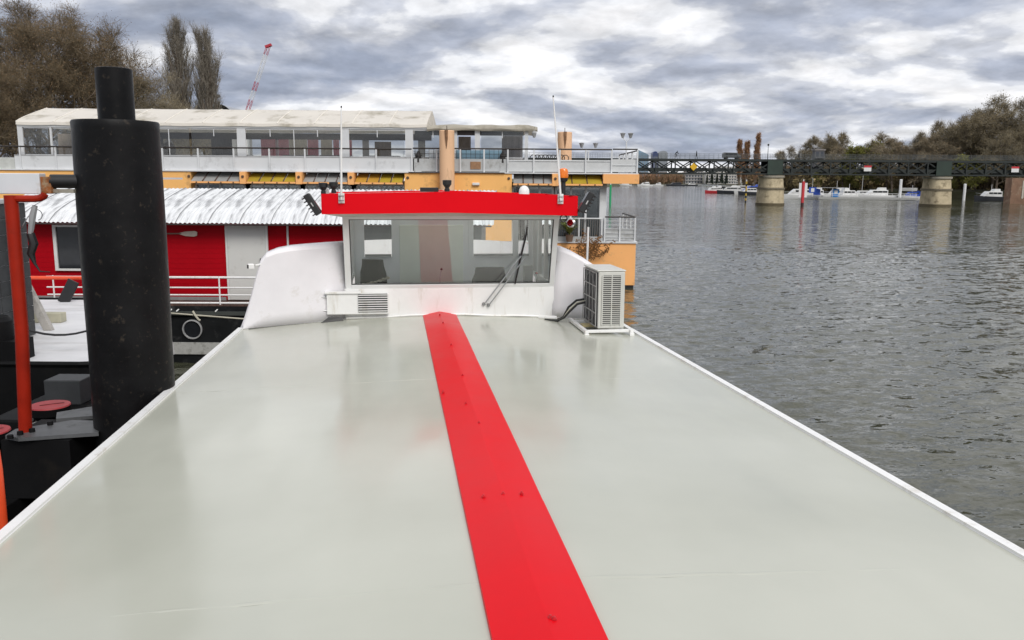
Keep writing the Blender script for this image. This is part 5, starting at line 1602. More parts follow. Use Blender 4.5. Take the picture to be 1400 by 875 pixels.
# people on the bridge: one continuous skinned body each
def person(label, loc, rotz, joints, edges, col, bike=False):
    me = bpy.data.meshes.new('person')
    me.from_pydata([j[0] for j in joints], edges, [])
    o = bpy.data.objects.new('person', me)
    COL.objects.link(o)
    me.materials.append(M('clothes_' + col[0], col[1], 0.85, var=0.2))
    sk = o.modifiers.new('skin', 'SKIN')
    if not me.skin_vertices:
        me.skin_vertices.new()
    for i, j in enumerate(joints):
        sv = me.skin_vertices[0].data[i]
        sv.radius = (j[1], j[1] * 0.85)
        sv.use_root = i == 0
    o.modifiers.new('sub', 'SUBSURF').levels = 1
    o.modifiers['sub'].render_levels = 1
    o.location, o.rotation_euler = loc, (0, 0, rotz)
    return tag(o, label, 'person')
def standing(step):
    J = [((0, 0, 0.95), 0.15), ((0, 0, 1.2), 0.15), ((0, 0, 1.42), 0.17), ((0, 0, 1.54), 0.06), ((0, 0.01, 1.66), 0.10), ((0, 0.01, 1.76), 0.08),
         ((0.11, step * .5, 0.5), 0.075), ((0.11, step * .6, 0.1), 0.05), ((0.11, step * .6 + 0.14, 0.05), 0.04),
         ((-0.11, -step * .4, 0.5), 0.075), ((-0.11, -step, 0.1), 0.05), ((-0.11, -step + 0.14, 0.05), 0.04),
         ((0.2, 0, 1.40), 0.07), ((0.25, -step * .3, 1.12), 0.05), ((0.24, 0.05 - step * .3, 0.88), 0.04),
         ((-0.2, 0, 1.40), 0.07), ((-0.25, step * .3, 1.12), 0.05), ((-0.24, 0.05 + step * .3, 0.88), 0.04)]
    E_ = [(0, 1), (1, 2), (2, 3), (3, 4), (4, 5), (0, 6), (6, 7), (7, 8), (0, 9), (9, 10), (10, 11), (2, 12), (12, 13), (13, 14), (2, 15), (15, 16), (16, 17)]
    return J, E_
J, E_ = standing(0.22)
person('person in dark coat walking on the bridge right of the cyclist', (40.3, 188.3, BZ1 + 0.2), rad(90), J, E_, ('black', (0.015, 0.015, 0.017)))
person('person in dark clothes on the bridge right of the left pier', (62.8, 188.3, BZ1 + 0.2), rad(-90), J, E_, ('black', (0.015, 0.015, 0.017)))
Jb = [((0, 0, 1.05), 0.15), ((0, 0.2, 1.28), 0.15), ((0, 0.38, 1.45), 0.16), ((0, 0.45, 1.55), 0.06), ((0, 0.5, 1.65), 0.10), ((0, 0.52, 1.74), 0.08),
      ((0.11, 0.35, 0.75), 0.075), ((0.1, 0.12, 0.32), 0.05), ((0.1, 0.25, 0.27), 0.04), ((-0.11, 0.36, 0.9), 0.075), ((-0.1, 0.2, 0.55), 0.05), ((-0.1, 0.32, 0.5), 0.04),
      ((0.19, 0.4, 1.42), 0.06), ((0.24, 0.6, 1.22), 0.05), ((0.2, 0.78, 1.08), 0.04), ((-0.19, 0.4, 1.42), 0.06), ((-0.24, 0.6, 1.22), 0.05), ((-0.2, 0.78, 1.08), 0.04)]
person('person in dark clothes bent over the handlebars of a bicycle', (35.6, 188.3, BZ1 + 0.2), rad(-90), Jb, E_, ('black', (0.015, 0.015, 0.017)))
bk = thing('bicycle', 'dark bicycle ridden across the bridge near the yellow sign', 'bicycle', (35.6, 188.3, BZ1 + 0.2), rad(-90))
for y, nm in ((-0.35, 'wheel'), (0.72, 'wheel')):
    MB().tube([(0, y + 0.33 * math.cos(t), 0.34 + 0.33 * math.sin(t)) for t in np.linspace(0, 2 * math.pi, 19)], 0.02, 6).build('wheel', BLACK, bk)
f = MB()
for a, b in (((0, -0.35, 0.34), (0, -0.05, 0.88)), ((0, -0.05, 0.88), (0, 0.55, 0.9)), ((0, 0.12, 0.3), (0, 0.55, 0.9)), ((0, -0.35, 0.34), (0, 0.12, 0.3)), ((0, -0.05, 0.88), (0, 0.12, 0.3)), ((0, 0.55, 1.05), (0, 0.72, 0.34))):
    f.tube([a, b], 0.022, 6)
f.build('frame', GREYM, bk)
MB().tube([(-0.22, 0.75, 1.05), (0, 0.56, 1.05), (0.22, 0.75, 1.05)], 0.015, 6).build('handlebar', BLACK, bk)
MB().obox((0, -0.06, 0.93), (0.12, 0.24, 0.06)).build('saddle', BLACK, bk, bevel=0.02)
# a van crossing behind the railing
car = thing('van', 'dark grey van crossing the bridge behind the railing', 'van', (61.0 - 12.5, 190.5, BZ1 + 0.2))
MB().prism([(-1.9, -0.8, 0.35), (1.9, -0.8, 0.35), (1.95, -0.8, 0.8), (1.5, -0.8, 0.95), (1.1, -0.8, 1.45), (-1.7, -0.8, 1.5), (-1.9, -0.8, 1.2)], (0, 1.6, 0)).build('body', M('van_grey', (0.08, 0.085, 0.09), 0.35), car, bevel=0.05)
for x in (-1.2, 1.2):
    for y in (-0.72, 0.72):
        MB().lathe([(0, 0.1), (0.3, 0.1), (0.33, 0.05), (0.33, -0.05), (0.3, -0.1), (0, -0.1)], (x, y, 0.33), (0, 1, 0), 14).build('wheel', BLACK, car)
MB().prism([(-1.5, -0.82, 0.98), (1.1, -0.82, 0.98), (0.85, -0.82, 1.38), (-1.5, -0.82, 1.42)], (0, 0.015, 0)).build('side_window', M('dark_glass', (0.02, 0.022, 0.025)), car)
# brick abutment on the right bank
BRK = M('abutment_brick', (0.22, 0.13, 0.085), 0.9, var=0.25, vscale=0.6, dirt=(0.35, 0.28, 0.2), dscale=0.5, damt=0.4)
ab = thing('bridge_abutment', 'brick abutment with pale doorway on the right bank beyond the bridge', 'wall', (133, 221, 0))
MB().box(-3.7, 8, 0, 3, -0.3, 6.6).build('brick_wall', BRK, ab)
MB().box(-0.6, 3.5, -0.06, -0.002, 1.5, 5.6).build('render_panel', M('render_grey', (0.30, 0.27, 0.22), 0.9, var=0.2), ab)
MB().box(-0.9, -0.5, -0.12, -0.062, 1.3, 5.9).build('pilaster', M('render_pale', (0.48, 0.44, 0.38), 0.8), ab)
# navigation posts standing in the water
def marker(x, y, h, label, cols, r=0.22, boards=None, cat='navigation post'):
    t = thing('navigation_post', label, cat, (x, y, 0))
    n = len(cols)
    for k, c in enumerate(cols):
        z0, z1 = -0.8 if k == 0 else h * k / n, h * (k + 1) / n
        MB().lathe([(r, z0 + 0.001), (r, z1)] + ([(0, z1)] if k == n - 1 else []), n=12).build('band', c, t, smooth=True)
    MB().lathe([(0.09, h), (0.14, h + 0.2), (0.1, h + 0.45), (0, h + 0.5)], n=10).build('light', SGN_W, t, smooth=True)
    if boards:
        for s in (-1, 1):
            MB().box(s * 0.62 - 0.28, s * 0.62 + 0.28, -0.03, 0.03, boards[0], boards[1]).build('board', SGN_W, t)
        MB().box(-0.9, 0.9, 0.04, 0.1, boards[0] + 0.4, boards[0] + 0.6).build('crossbar', SGN_R, t)
YB = M('post_yellow', (0.55, 0.36, 0.04), 0.6, var=0.1)
marker(57.8, 211, 5.2, 'thin yellow and black banded post left of the stone pier', [BLACK, YB, BLACK, YB, BLACK, YB, YB, BLACK, YB], 0.2)
marker(62.7, 184, 5.3, 'red post with two white boards right of the stone pier', [M('dark_foot', (0.05, 0.02, 0.02), 0.7)] + [SGN_R] * 6, 0.33, (1.9, 5.0))
marker(21.1, 184, 4.3, 'green post in the water right of the restaurant', [M('post_green', (0.02, 0.36, 0.14), 0.5, var=0.06)] * 3, 0.22)
for x, y, h, lab in ((117.4, 258, 6.2, 'white mooring post behind the marina pontoon'), (139.0, 262, 5.0, 'white mooring post behind the right pier')):
    t = thing('mooring_pile', lab, 'mooring pile', (x, y, 0), 0, 'white piles of the marina')
    MB().lathe([(0.4, -1), (0.4, h - 0.1), (0.25, h), (0, h)], n=14).build('shaft', SGN_W, t, smooth=True)

# ================================================================== BOATS IN THE MARINA
BW = M('boat_white', (0.70, 0.70, 0.69), 0.35, var=0.05, rand=0.06)
BDK = M('boat_dark', (0.03, 0.032, 0.04), 0.4, var=0.1)
BBL = M('boat_blue', (0.02, 0.07, 0.38), 0.5, var=0.1)
BRD = M('boat_red', (0.42, 0.03, 0.04), 0.45, var=0.1)
BGL = M('dark_glass', (0.02, 0.022, 0.025))
def cruiser(label, x, y, rz, L_, W_, hullm, cabm, cover=None, mast=0, wheel=True, group='boats in the marina'):
    t = thing('motor_boat', label, 'boat', (x, y, 0), rz, group)
    fb = 0.22 * W_ + 0.5
    st_ = []
    for k in range(9):
        s = k / 8
        w_ = W_ / 2 * (1 if s < 0.55 else max(0.03, 1 - ((s - 0.55) / 0.45) ** 1.8))
        zt = fb * (1 + 0.25 * s * s)
        xx = -L_ / 2 + L_ * s
        st_.append([(xx, -w_ * 0.7, -0.3), (xx, -w_ * 0.95, 0.2), (xx + 0.02 * L_ * s, -w_, zt), (xx + 0.02 * L_ * s, 0, zt + 0.05), (xx + 0.02 * L_ * s, w_, zt), (xx, w_ * 0.95, 0.2), (xx, w_ * 0.7, -0.3)])
    m = MB().grid(st_)
    m.add(st_[0], [tuple(range(7))])
    m.build('hull', hullm, t, smooth=True, angle=40)
    ch = 0.9 + 0.07 * L_
    a, b = -L_ * 0.28, L_ * 0.22
    cw = W_ * 0.36
    cabin = MB().prism([(a, -cw, fb), (b + L_ * .08, -cw, fb), (b, -cw, fb + ch * 0.55), (b - L_ * .08, -cw, fb + ch), (a + .1, -cw, fb + ch)], (0, 2 * cw, 0)).build('cabin', cabm, t, bevel=0.06)
    for k in range(3):
        xa = a + 0.3 + (b - a - L_ * .1) * k / 3
        for s in (-1, 1):
            MB().box(xa, xa + (b - a) / 3 - 0.45, s * cw - 0.02, s * cw + 0.02, fb + ch * 0.5, fb + ch * 0.82).build('window', BGL, cabin)
    if wheel:
        MB().prism([(a + .5, -cw * .8, fb + ch + .002), (a + L_ * .26, -cw * .8, fb + ch + .002), (a + L_ * .22, -cw * .8, fb + ch + .7), (a + .6, -cw * .8, fb + ch + .7)], (0, cw * 1.6, 0)).build('flybridge', cabm, t, bevel=0.05)
    if cover:
        MB().prism([(-L_ * .48, -W_ * .42, fb + .05), (a + .3, -W_ * .42, fb + .05), (a + .6, 0 - W_ * .1, fb + ch * 1.25), (-L_ * .42, -W_ * .1, fb + ch)], (0, W_ * .6, 0)).build('cover', cover, t)
    if mast:
        MB().tube([(0, 0, fb + ch), (0, 0, fb + ch + mast)], 0.05, 6).build('mast', BW, t)
    rl_ = MB()
    for s in (-1, 1):
        rl_.tube([(L_ * .0, s * W_ * .46, fb + .8), (L_ * .25, s * W_ * .42, fb + .9), (L_ * .49, 0, fb + 1.1)], 0.025, 5)
        for q in (0.02, 0.2, 0.38):
            rl_.tube([(L_ * q, s * W_ * (.46 if q < .25 else .28), fb), (L_ * q, s * W_ * (.46 if q < .25 else .28), fb + .85)], 0.02, 5)
    rl_.build('guard_rail', STEEL, t)
    return t
cruiser('small red and white boat at the far left end of the marina', 87.5, 374, rad(200), 7, 2.6, BRD, BW)
cruiser('white boat moored right of the small red boat', 91.5, 381, rad(185), 8, 2.8, BW, BW, BDK, 2)
cruiser('dark hulled boat with white cabin before the far marina', 93.5, 366, rad(170), 11, 3.2, BDK, BW)
cruiser('white cruiser in the middle of the far marina row', 97.0, 372, rad(190), 9, 3, BW, BW, None, 3)
cruiser('long white boat with blue cover beside the stone pier', 97.5, 344, rad(182), 16, 4, BW, BBL, BBL)
cruiser('white cruiser with red trim behind the banded post', 102, 362, rad(175), 9, 3, BW, BRD, None, 2)
cruiser('dark green hulled boat in front of the long blue boat', 93.0, 334, rad(180), 9, 3, BDK, BW, None, 0, False)
cruiser('long low white boat between the pier and the red post', 88.5, 262, rad(180), 13, 3.4, BW, BW, BBL, 0, False)
cruiser('white cabin boat behind the red and white marker', 95.0, 268, rad(178), 9, 3.2, BW, BW)
cruiser('white boat with tall wheelhouse amid the pontoon railings', 103.5, 262, rad(5), 9, 3.2, BW, BW, None, 2)
cruiser('white houseboat cruiser near the white post', 111.5, 261, rad(178), 11, 3.6, BW, BW)
cruiser('grey and white work boat behind the right pier', 140.5, 250, rad(180), 9.5, 3.6, BDK, BW, None, 2)
cruiser('small white boat half hidden by the right pier', 125.0, 250, rad(170), 6, 2.4, BW, BW, None, 2.5)
cruiser('white cruiser on the far left bank nearest the restaurant', 131, 845, rad(185), 15, 4.2, BW, BW, None, 2, True, 'boats along the far left bank')
cruiser('white boat on the far left bank second from the restaurant', 148, 868, rad(180), 10, 3.6, BW, BW, None, 0, True, 'boats along the far left bank')
cruiser('dark barge on the far left bank', 172, 900, rad(182), 20, 4.5, BDK, BDK, None, 0, False, 'boats along the far left bank')
cruiser('dark boat on the far left bank farthest along', 196, 935, rad(180), 13, 4, BDK, BW, None, 0, False, 'boats along the far left bank')
cruiser('white cruiser on the far left bank close behind the terrace corner', 112, 850, rad(180), 13, 4, BW, BW, None, 0, True, 'boats along the far left bank')
cruiser('small white cruiser between the long boat and the kiosk', 99.5, 283, rad(182), 8, 2.8, BW, BW, None, 4)
cruiser('white boat with dark canopy behind the pontoon rails', 106.5, 280, rad(176), 9, 3, BW, BW, BDK, 3)
cruiser('white sloop with tall mast behind the houseboat cruiser', 114.0, 278, rad(184), 8, 2.6, BW, BW, None, 6, False)
cruiser('blue hulled boat at the right end of the pontoon', 121.5, 259, rad(170), 7, 2.6, BW, BBL, BBL, 2, False)
cruiser('grey barge behind the far marina row', 105, 392, rad(180), 15, 4, BDK, BW, None, 3, False)
# marina pontoon with posts, railings and a blue kiosk
mp = thing('marina_pontoon', 'long white marina pontoon with railings and light roof posts', 'pontoon', (106, 257, 0))
MB().box(-14, 16, -1.2, 1.2, 0.1, 0.75).build('float', M('pontoon_grey', (0.32, 0.32, 0.31), 0.7, var=0.2), mp)
for k in range(17):
    MB().tube([(-13.5 + 1.8 * k, -1.1, 0.75), (-13.5 + 1.8 * k, -1.1, 1.9 + (1.6 if k in (0, 2, 4) else 0))], 0.07, 6).build('post', BW, mp)
for z in (1.85, 1.35):
    MB().tube([(-13.6, -1.1, z), (15.6, -1.1, z)], 0.06, 6).build('rail', BW, mp)
MB().box(-14, -5.5, -1.2, 1.2, 3.5, 3.62).build('roof', M('pontoon_roof', (0.35, 0.35, 0.35), 0.6), mp)
kio = thing('kiosk', 'small bright blue kiosk on the marina pontoon', 'kiosk', (97.6, 257.6, 0.75))
MB().box(-1.0, 1.0, -0.5, 0.5, 0, 2.4).build('body', M('kiosk_blue', (0.03, 0.20, 0.55), 0.5), kio, bevel=0.05)
MB().box(-0.5, 0.5, -0.53, -0.502, 1.0, 2.0).build('panel', BW, kio)
sgb = thing('info_board', 'blue and white board on the marina pontoon left of the red post', 'sign', (90.6, 257.4, 0.75))
MB().box(-1.1, 1.1, -0.06, 0.06, 1.2, 2.9).build('board', BBL, sgb)
MB().box(-0.5, 0.5, -0.09, -0.062, 1.5, 2.6).build('symbol', BW, sgb)
MB().tube([(0, 0, 0), (0, 0, 1.2)], 0.08, 6).build('post', BW, sgb)
lb = thing('rowing_boat', 'white dinghy stored on the right bank', 'boat', (131.5, 283, 2.5))
MB().grid([[(x, -w * .6, 0), (x, -w, 0.9), (x, 0, 1.0), (x, w, 0.9), (x, w * .6, 0)] for x, w in ((-2.6, .9), (-1, 1.1), (1, 1.1), (2.2, .7), (2.9, .05))]).build('hull', BW, lb, smooth=True)

# ================================================================== FAR BUILDINGS AND CRANE
AP = M('apartment_white', (0.58, 0.56, 0.53), 0.8, var=0.06)
AP2 = M('apartment_grey', (0.38, 0.37, 0.36), 0.8, var=0.06)
WIN = M('far_window', (0.07, 0.08, 0.10), 0.3, var=0.1)
def block(label, x, y, w, d, h, z0, storeys, cols, mat=AP, roofh=0, rz=0, group='apartment blocks on the far bank'):
    t = thing('apartment_building', label, 'building', (x, y, z0), rz, group)
    wl_ = MB().box(-w / 2, w / 2, -d / 2, d / 2, 0, h).build('wall', mat, t)
    MB().box(-w / 2 - .3, w / 2 + .3, -d / 2 - .3, d / 2 + .3, h + 0.002, h + 0.5 + roofh).build('roof', M('far_roof', (0.24, 0.22, 0.21), 0.8), t)
    sh, cwid = h / storeys, w / cols
    wm = MB().box(-cwid * .3, cwid * .3, -0.08, 0.04, -sh * .28, sh * .28).mesh('window', WIN)
    bm_ = MB().box(-w / 2, w / 2, -0.9, 0, 0, 0.3).mesh('balcony', mat)
    for r_ in range(storeys):
        for c_ in range(cols):
            link('window', wm, wl_, (-w / 2 + cwid * (c_ + .5), -d / 2, sh * (r_ + .55)))
        if r_:
            link('balcony', bm_, wl_, (0, -d / 2 - 0.1, sh * r_ + 0.1))
    return t
block('white terraced apartment block highest under the bridge', 268, 1080, 26, 14, 21, 2, 6, 8)
block('lower white block left of the terraced apartments', 246, 1060, 16, 12, 14, 2, 4, 5)
block('white block right of the terraced apartments', 292, 1100, 18, 12, 15, 2, 5, 6)
block('grey block behind the conifers', 228, 1080, 22, 12, 15, 2, 4, 6, AP2)
block('dark block above the right bank trees', 118.2, 332, 3.6, 3, 15.2, 2, 5, 2, M('far_dark_block', (0.12, 0.12, 0.13), 0.7))
GLT = M('tower_glass', (0.20, 0.30, 0.40), 0.25, var=0.1, vscale=0.02)
GLB = M('tower_blue', (0.03, 0.05, 0.16), 0.3, var=0.1, vscale=0.02)
GLG = M('tower_grey', (0.26, 0.28, 0.31), 0.4, var=0.1, vscale=0.02)
def tower(label, x, w, h, mat, shape):
    t = thing('office_tower', label, 'tower', (x, 1500, 0), 0, 'office towers beyond the bridge')
    if shape == 'wedge':
        P_ = [(-w / 2, -10, 0), (w / 2, -10, 0), (w / 2, -10, h * 0.86), (w * .1, -10, h * 0.92), (-w / 2, -10, h)]
    else:
        P_ = [(-w / 2, -10, 0), (w / 2, -10, 0), (w / 2, -10, h * .93), (w * .32, -10, h * .985), (0, -10, h), (-w * .32, -10, h * .985), (-w / 2, -10, h * .93)]
    MB().prism(P_, (0, 20, 0)).build('shaft', mat, t)
    for k in range(5):
        MB().box(-w / 2 + w * (k + .5) / 5 - 0.4, -w / 2 + w * (k + .5) / 5 + 0.4, -10.4, -10.01, 0, h * .84).build('mullion', GLG, t)
tower('pale glass office tower with slanted top beside the terrace', 227, 18, 58, GLT, 'wedge')
tower('dark blue office tower with rounded top', 247, 9, 56, GLB, 'round')
tower('grey striped office tower with rounded top', 261, 16, 57, GLG, 'round')
cr_ = thing('tower_crane', 'red and white luffing crane jib far behind the canvas roof', 'crane', (-93.5, 300, 0))
RC = M('crane_red', (0.45, 0.03, 0.05), 0.5)
MB().box(-1.0, 1.0, -1.0, 1.0, 2, 26.5).build('mast', SGN_W, cr_)
p0, p1 = Vector((0.3, 0, 26)), Vector((9.3, 0, 50.0))
dj = (p1 - p0).normalized()
nj = dj.cross(Vector((0, 1, 0))).normalized()
for k in range(8):
    a, b = p0.lerp(p1, k / 8), p0.lerp(p1, (k + 1) / 8)
    m = MB()
    for s in (-1, 1):
        for q in (-1, 1):
            o_ = nj * (s * 0.55) + Vector((0, q * 0.55, 0))
            m.tube([a + o_, b + o_], 0.08, 4)
        m.tube([a + nj * (s * .55) - Vector((0, .55, 0)), b - nj * (s * .55) - Vector((0, .55, 0))], 0.05, 4)
    m.build('jib_section', RC if k in (0, 1, 7) or k % 4 == 3 else SGN_W, cr_)
MB().obox(p1, (2.2, 1.4, 0.8), (0, rad(-20), 0)).build('jib_head', RC, cr_)
cr2 = thing('derrick', 'small distant derrick arm right of the poplars', 'crane', (-107, 300, 0))
MB().box(-0.8, 0.8, -0.8, 0.8, 2, 27).build('mast', GREYM, cr2)
MB().tube([(0, 0, 27), (4.5, 0, 33)], 0.25, 6).build('arm', SGN_W, cr2)
MB().box(4.0, 5.2, -0.6, 0.6, 32.6, 33.6).build('arm_head', BDK, cr2)
sh_ = thing('shed', 'grey curved shed roof beyond the left trees', 'building', (-102, 300, 0))
MB().grid([[(-5 + 10 * k / 10, y, 27 + 3.4 * math.sin(math.pi * k / 10)) for k in range(11)] for y in (0, 20)]).build('roof', M('shed_grey', (0.3, 0.32, 0.36), 0.5), sh_)
MB().box(-5, 5, 0.2, 19, 2, 27).build('wall', AP2, sh_)

# ================================================================== TREES
def tree_parts(seed, H, crown0, spread, n, ang, ratio, upw, twigs, tl, tw_, buds, bud, wander=0.16, r0=None, leanout=0.5):
    """returns (trunk MB, crown MB, twig ribbons V/F, bud V/F)"""
    rg = random.Random(seed)
    npr = np.random.RandomState(seed)
    trunk, crown = MB(), MB()
    tips = []
    r0 = r0 or H * 0.018
    def grow(p, d, L_, r, lev):
        segs = 6 if lev == 0 else 4
        pts, rs_ = [p], [r]
        dd = d.copy()
        for k in range(segs):
            w_ = wander * (0.35 if lev == 0 else 1)
            dd = (dd + Vector((rg.gauss(0, w_), rg.gauss(0, w_), rg.gauss(0, w_) + upw[lev]))).normalized()
            pts.append(pts[-1] + dd * L_ / segs)
            rs_.append(r * (1 - 0.75 * (k + 1) / segs))
        (trunk if lev < 2 else crown).tube(pts, rs_, (8, 6, 4, 3)[lev], False)
        if lev >= 2:
            tips.append((pts, lev))
        if lev == 3:
            return
        lo = crown0 if lev == 0 else 0.25
        for k in range(n[lev]):
            t = lo + (1 - lo) * (k + rg.random()) / n[lev]
            t = min(t, 0.999)
            i = int(t * segs)
            q = pts[i].lerp(pts[i + 1], t * segs - i)
            base = (pts[i + 1] - pts[i]).normalized()
            a = ang[lev] * rg.uniform(0.7, 1.25)
            az = k * 2.4 + rg.uniform(-0.6, 0.6)
            u = base.orthogonal().normalized()
            v = base.cross(u)
            nd = base * math.cos(a) + (u * math.cos(az) + v * math.sin(az)) * math.sin(a)
            if lev == 0:
                Lc = spread * rg.uniform(0.75, 1.15) * (1.0 - 0.55 * max(0, (t - 0.5) / 0.5))
            else:
                Lc = L_ * ratio[lev] * rg.uniform(0.7, 1.2) * (1.1 - 0.5 * t)
            grow(q, nd, Lc, max(rs_[i] * 0.6, 0.012), lev + 1)
    grow(Vector((0, 0, -0.5)), Vector((0, 0, 1)), H * 0.86, r0, 0)
    # twigs: thin ribbons off the outer branches
    P0, D = [], []
    for pts, lev in tips:
        m_ = twigs if lev == 3 else twigs // 2
        for k in range(m_):
            t = rg.uniform(0.15, 1.0) * (len(pts) - 1) * 0.999
            i = int(t)
            P0.append(pts[i].lerp(pts[i + 1], t - i))
            D.append((pts[i + 1] - pts[i]).normalized())
    P0 = np.array([tuple(p) for p in P0])
    D = np.array([tuple(p) for p in D])
    N_ = len(P0)
    D = D * 0.75 + npr.normal(0, 0.40, (N_, 3)) + np.array([0, 0, upw[3]])
    D /= np.linalg.norm(D, axis=1)[:, None]
    Lt = tl * npr.uniform(0.5, 1.3, N_)[:, None]
    S = np.cross(D, npr.normal(0, 1, (N_, 3)))
    S /= np.linalg.norm(S, axis=1)[:, None] + 1e-9
    mid = P0 + D * Lt * 0.55
    end = P0 + (D + npr.normal(0, 0.12, (N_, 3))) * Lt
    V = np.stack([P0 - S * tw_, P0 + S * tw_, mid + S * tw_ * .7, mid - S * tw_ * .7, end + S * tw_ * .3, end - S * tw_ * .3], 1).reshape(-1, 3)
    b0 = np.arange(N_)[:, None] * 6
    F_ = np.concatenate([b0 + np.array([0, 1, 2, 3]), b0 + np.array([3, 2, 4, 5])])
    # side twiglets
    K = 2
    t_ = npr.uniform(0.3, 0.9, (N_, K, 1))
    q0 = (P0[:, None] + (end - P0)[:, None] * t_).reshape(-1, 3)
    d2 = (np.repeat(D, K, 0) * 0.6 + npr.normal(0, 0.6, (N_ * K, 3)))
    d2 /= np.linalg.norm(d2, axis=1)[:, None]
    s2 = np.cross(d2, npr.normal(0, 1, (N_ * K, 3)))
    s2 /= np.linalg.norm(s2, axis=1)[:, None] + 1e-9
    e2 = q0 + d2 * tl * 0.45 * npr.uniform(0.5, 1.2, (N_ * K, 1))
    V2 = np.stack([q0 - s2 * tw_ * .6, q0 + s2 * tw_ * .6, e2 + s2 * tw_ * .3, e2 - s2 * tw_ * .3], 1).reshape(-1, 3)
    F2 = np.arange(N_ * K * 4).reshape(-1, 4) + len(V)
    V = np.concatenate([V, V2])
    F_ = np.concatenate([F_, F2])
    B = None
    if buds:
        M_ = N_ * buds
        src = np.repeat(np.stack([mid, end], 1)[np.arange(N_), npr.randint(0, 2, N_)], buds, 0) + npr.normal(0, tl * 0.22, (M_, 3))
        u_ = npr.normal(0, 1, (M_, 3))
        u_ /= np.linalg.norm(u_, axis=1)[:, None]
        w_ = np.cross(u_, npr.normal(0, 1, (M_, 3)))
        w_ /= np.linalg.norm(w_, axis=1)[:, None] + 1e-9
        sz = bud * npr.uniform(0.5, 1.3, (M_, 1))
        VB = np.stack([src - u_ * sz, src - w_ * sz * .6, src + u_ * sz, src + w_ * sz * .6], 1).reshape(-1, 3)
        B = (VB, np.arange(M_ * 4).reshape(-1, 4))
    return trunk, crown, (V, F_), B
def tree_meshes(barkm, twigm, budm, **k):
    tr, cr, (V, F_), B = tree_parts(**k)
    n = len(cr.v)
    Vc = np.concatenate([np.array(cr.v), V]) if n else V
    Fc = np.concatenate([np.array(cr.f), F_ + n]) if n else F_
    return tr.mesh('trunk', barkm, True, 80), arr_mesh('crown', Vc, Fc, twigm), (arr_mesh('buds', B[0], B[1], budm) if B else None)
def plant_tree(name, label, ms, x, y, z, s, rz, cat='tree', group=None, sz=None):
    t = thing(name, label, cat, (x, y, z), rz, group)
    t.scale = (s, s, sz or s)
    link('trunk', ms[0], t)
    c = link('crown', ms[1], t)
    if ms[2]:
        link('leaf_buds', ms[2], c)
    return t
BARK = M('bark_grey', (0.13, 0.10, 0.075), 0.95, var=0.3, vscale=2)
TWB = M('twig_warm', (0.15, 0.115, 0.07), 0.9, var=0.35, vscale=0.4)
TWG = M('twig_grey', (0.225, 0.19, 0.13), 0.9, var=0.3, vscale=0.3)
BUDB = M('bud_brown', (0.21, 0.135, 0.07), 0.9, var=0.4, vscale=0.35)
BUDO = M('bud_olive', (0.28, 0.215, 0.10), 0.9, var=0.4, vscale=0.3)
BUDG = M('leaf_olive', (0.20, 0.20, 0.035), 0.8, var=0.35, vscale=0.3)
BUDT = M('bud_tan', (0.27, 0.195, 0.115), 0.9, var=0.35, vscale=0.3)
n_, a_, ra_ = (10, 7, 6), (1.0, 0.75, 0.7), (0, 0.55, 0.55, 0)
planeA = tree_meshes(BARK, TWB, BUDB, seed=11, H=18, crown0=0.14, spread=7.8, n=(17, 10, 6), ang=a_, ratio=ra_, upw=(0, .10, .08, .04), twigs=8, tl=1.2, tw_=0.015, buds=2, bud=0.055, wander=0.12)
planeB = tree_meshes(BARK, TWB, BUDB, seed=23, H=17, crown0=0.15, spread=7.4, n=(17, 10, 6), ang=a_, ratio=ra_, upw=(0, .12, .08, .04), twigs=8, tl=1.2, tw_=0.015, buds=2, bud=0.055, wander=0.12)
planeC = tree_meshes(BARK, TWG, BUDO, seed=31, H=16, crown0=0.15, spread=6.8, n=(15, 9, 5), ang=a_, ratio=ra_, upw=(0, .14, .08, .04), twigs=7, tl=1.2, tw_=0.016, buds=1, bud=0.055, wander=0.12)
for i, (ms, x, y, s, r_, lab) in enumerate([
        (planeA, -54.0, 80, 1.12, 0.3, 'tallest brown budding plane tree at the left edge of the sky'),
        (planeB, -46.5, 83, 1.08, 1.9, 'brown budding tree left of the black pile'),
        (planeA, -43.0, 79, 0.92, 3.3, 'brown budding tree behind the top of the black pile'),
        (planeB, -41.0, 88, 0.97, 5.0, 'bare crowned tree between the pile and the poplars'),
        (planeC, -36.0, 86, 0.80, 2.2, 'smaller bare tree just left of the poplars'),
        (planeC, -51.0, 72, 0.82, 4.2, 'lower brown tree over the left end of the canvas roof'),
        (planeA, -44.5, 71, 0.66, 4.0, 'low brown tree right behind the left gable of the canvas roof'),
        (planeC, -33.5, 84, 0.64, 0.8, 'low bare tree behind the canvas roof below the poplars')]):
    plant_tree('plane_tree', lab, ms, x, y, 2.5, s, r_, 'tree', 'brown budding trees on the left bank')
pop = dict(n=(64, 7, 2), ang=(0.36, 0.24, 0.28), ratio=(0, 0.5, 0.5, 0), upw=(0, .17, .12, .40), wander=0.06)
TWP = M('twig_poplar', (0.21, 0.185, 0.15), 0.9, var=0.3, vscale=0.3)
popA = tree_meshes(BARK, TWP, None, seed=41, H=24.5, crown0=0.10, spread=6.2, twigs=6, tl=1.2, tw_=0.014, buds=0, bud=0, **pop)
popB = tree_meshes(BARK, TWP, None, seed=52, H=23, crown0=0.10, spread=5.8, twigs=6, tl=1.2, tw_=0.014, buds=0, bud=0, **pop)
plant_tree('poplar_tree', 'taller bare poplar, left of the pair', popA, -42.4, 110, 2.5, 0.93, 0.3, 'tree', 'bare poplars behind the canvas roof', 0.93)
plant_tree('poplar_tree', 'shorter bare poplar, right of the pair', popB, -38.95, 111, 2.5, 0.95, 1.5, 'tree', 'bare poplars behind the canvas roof', 0.94)
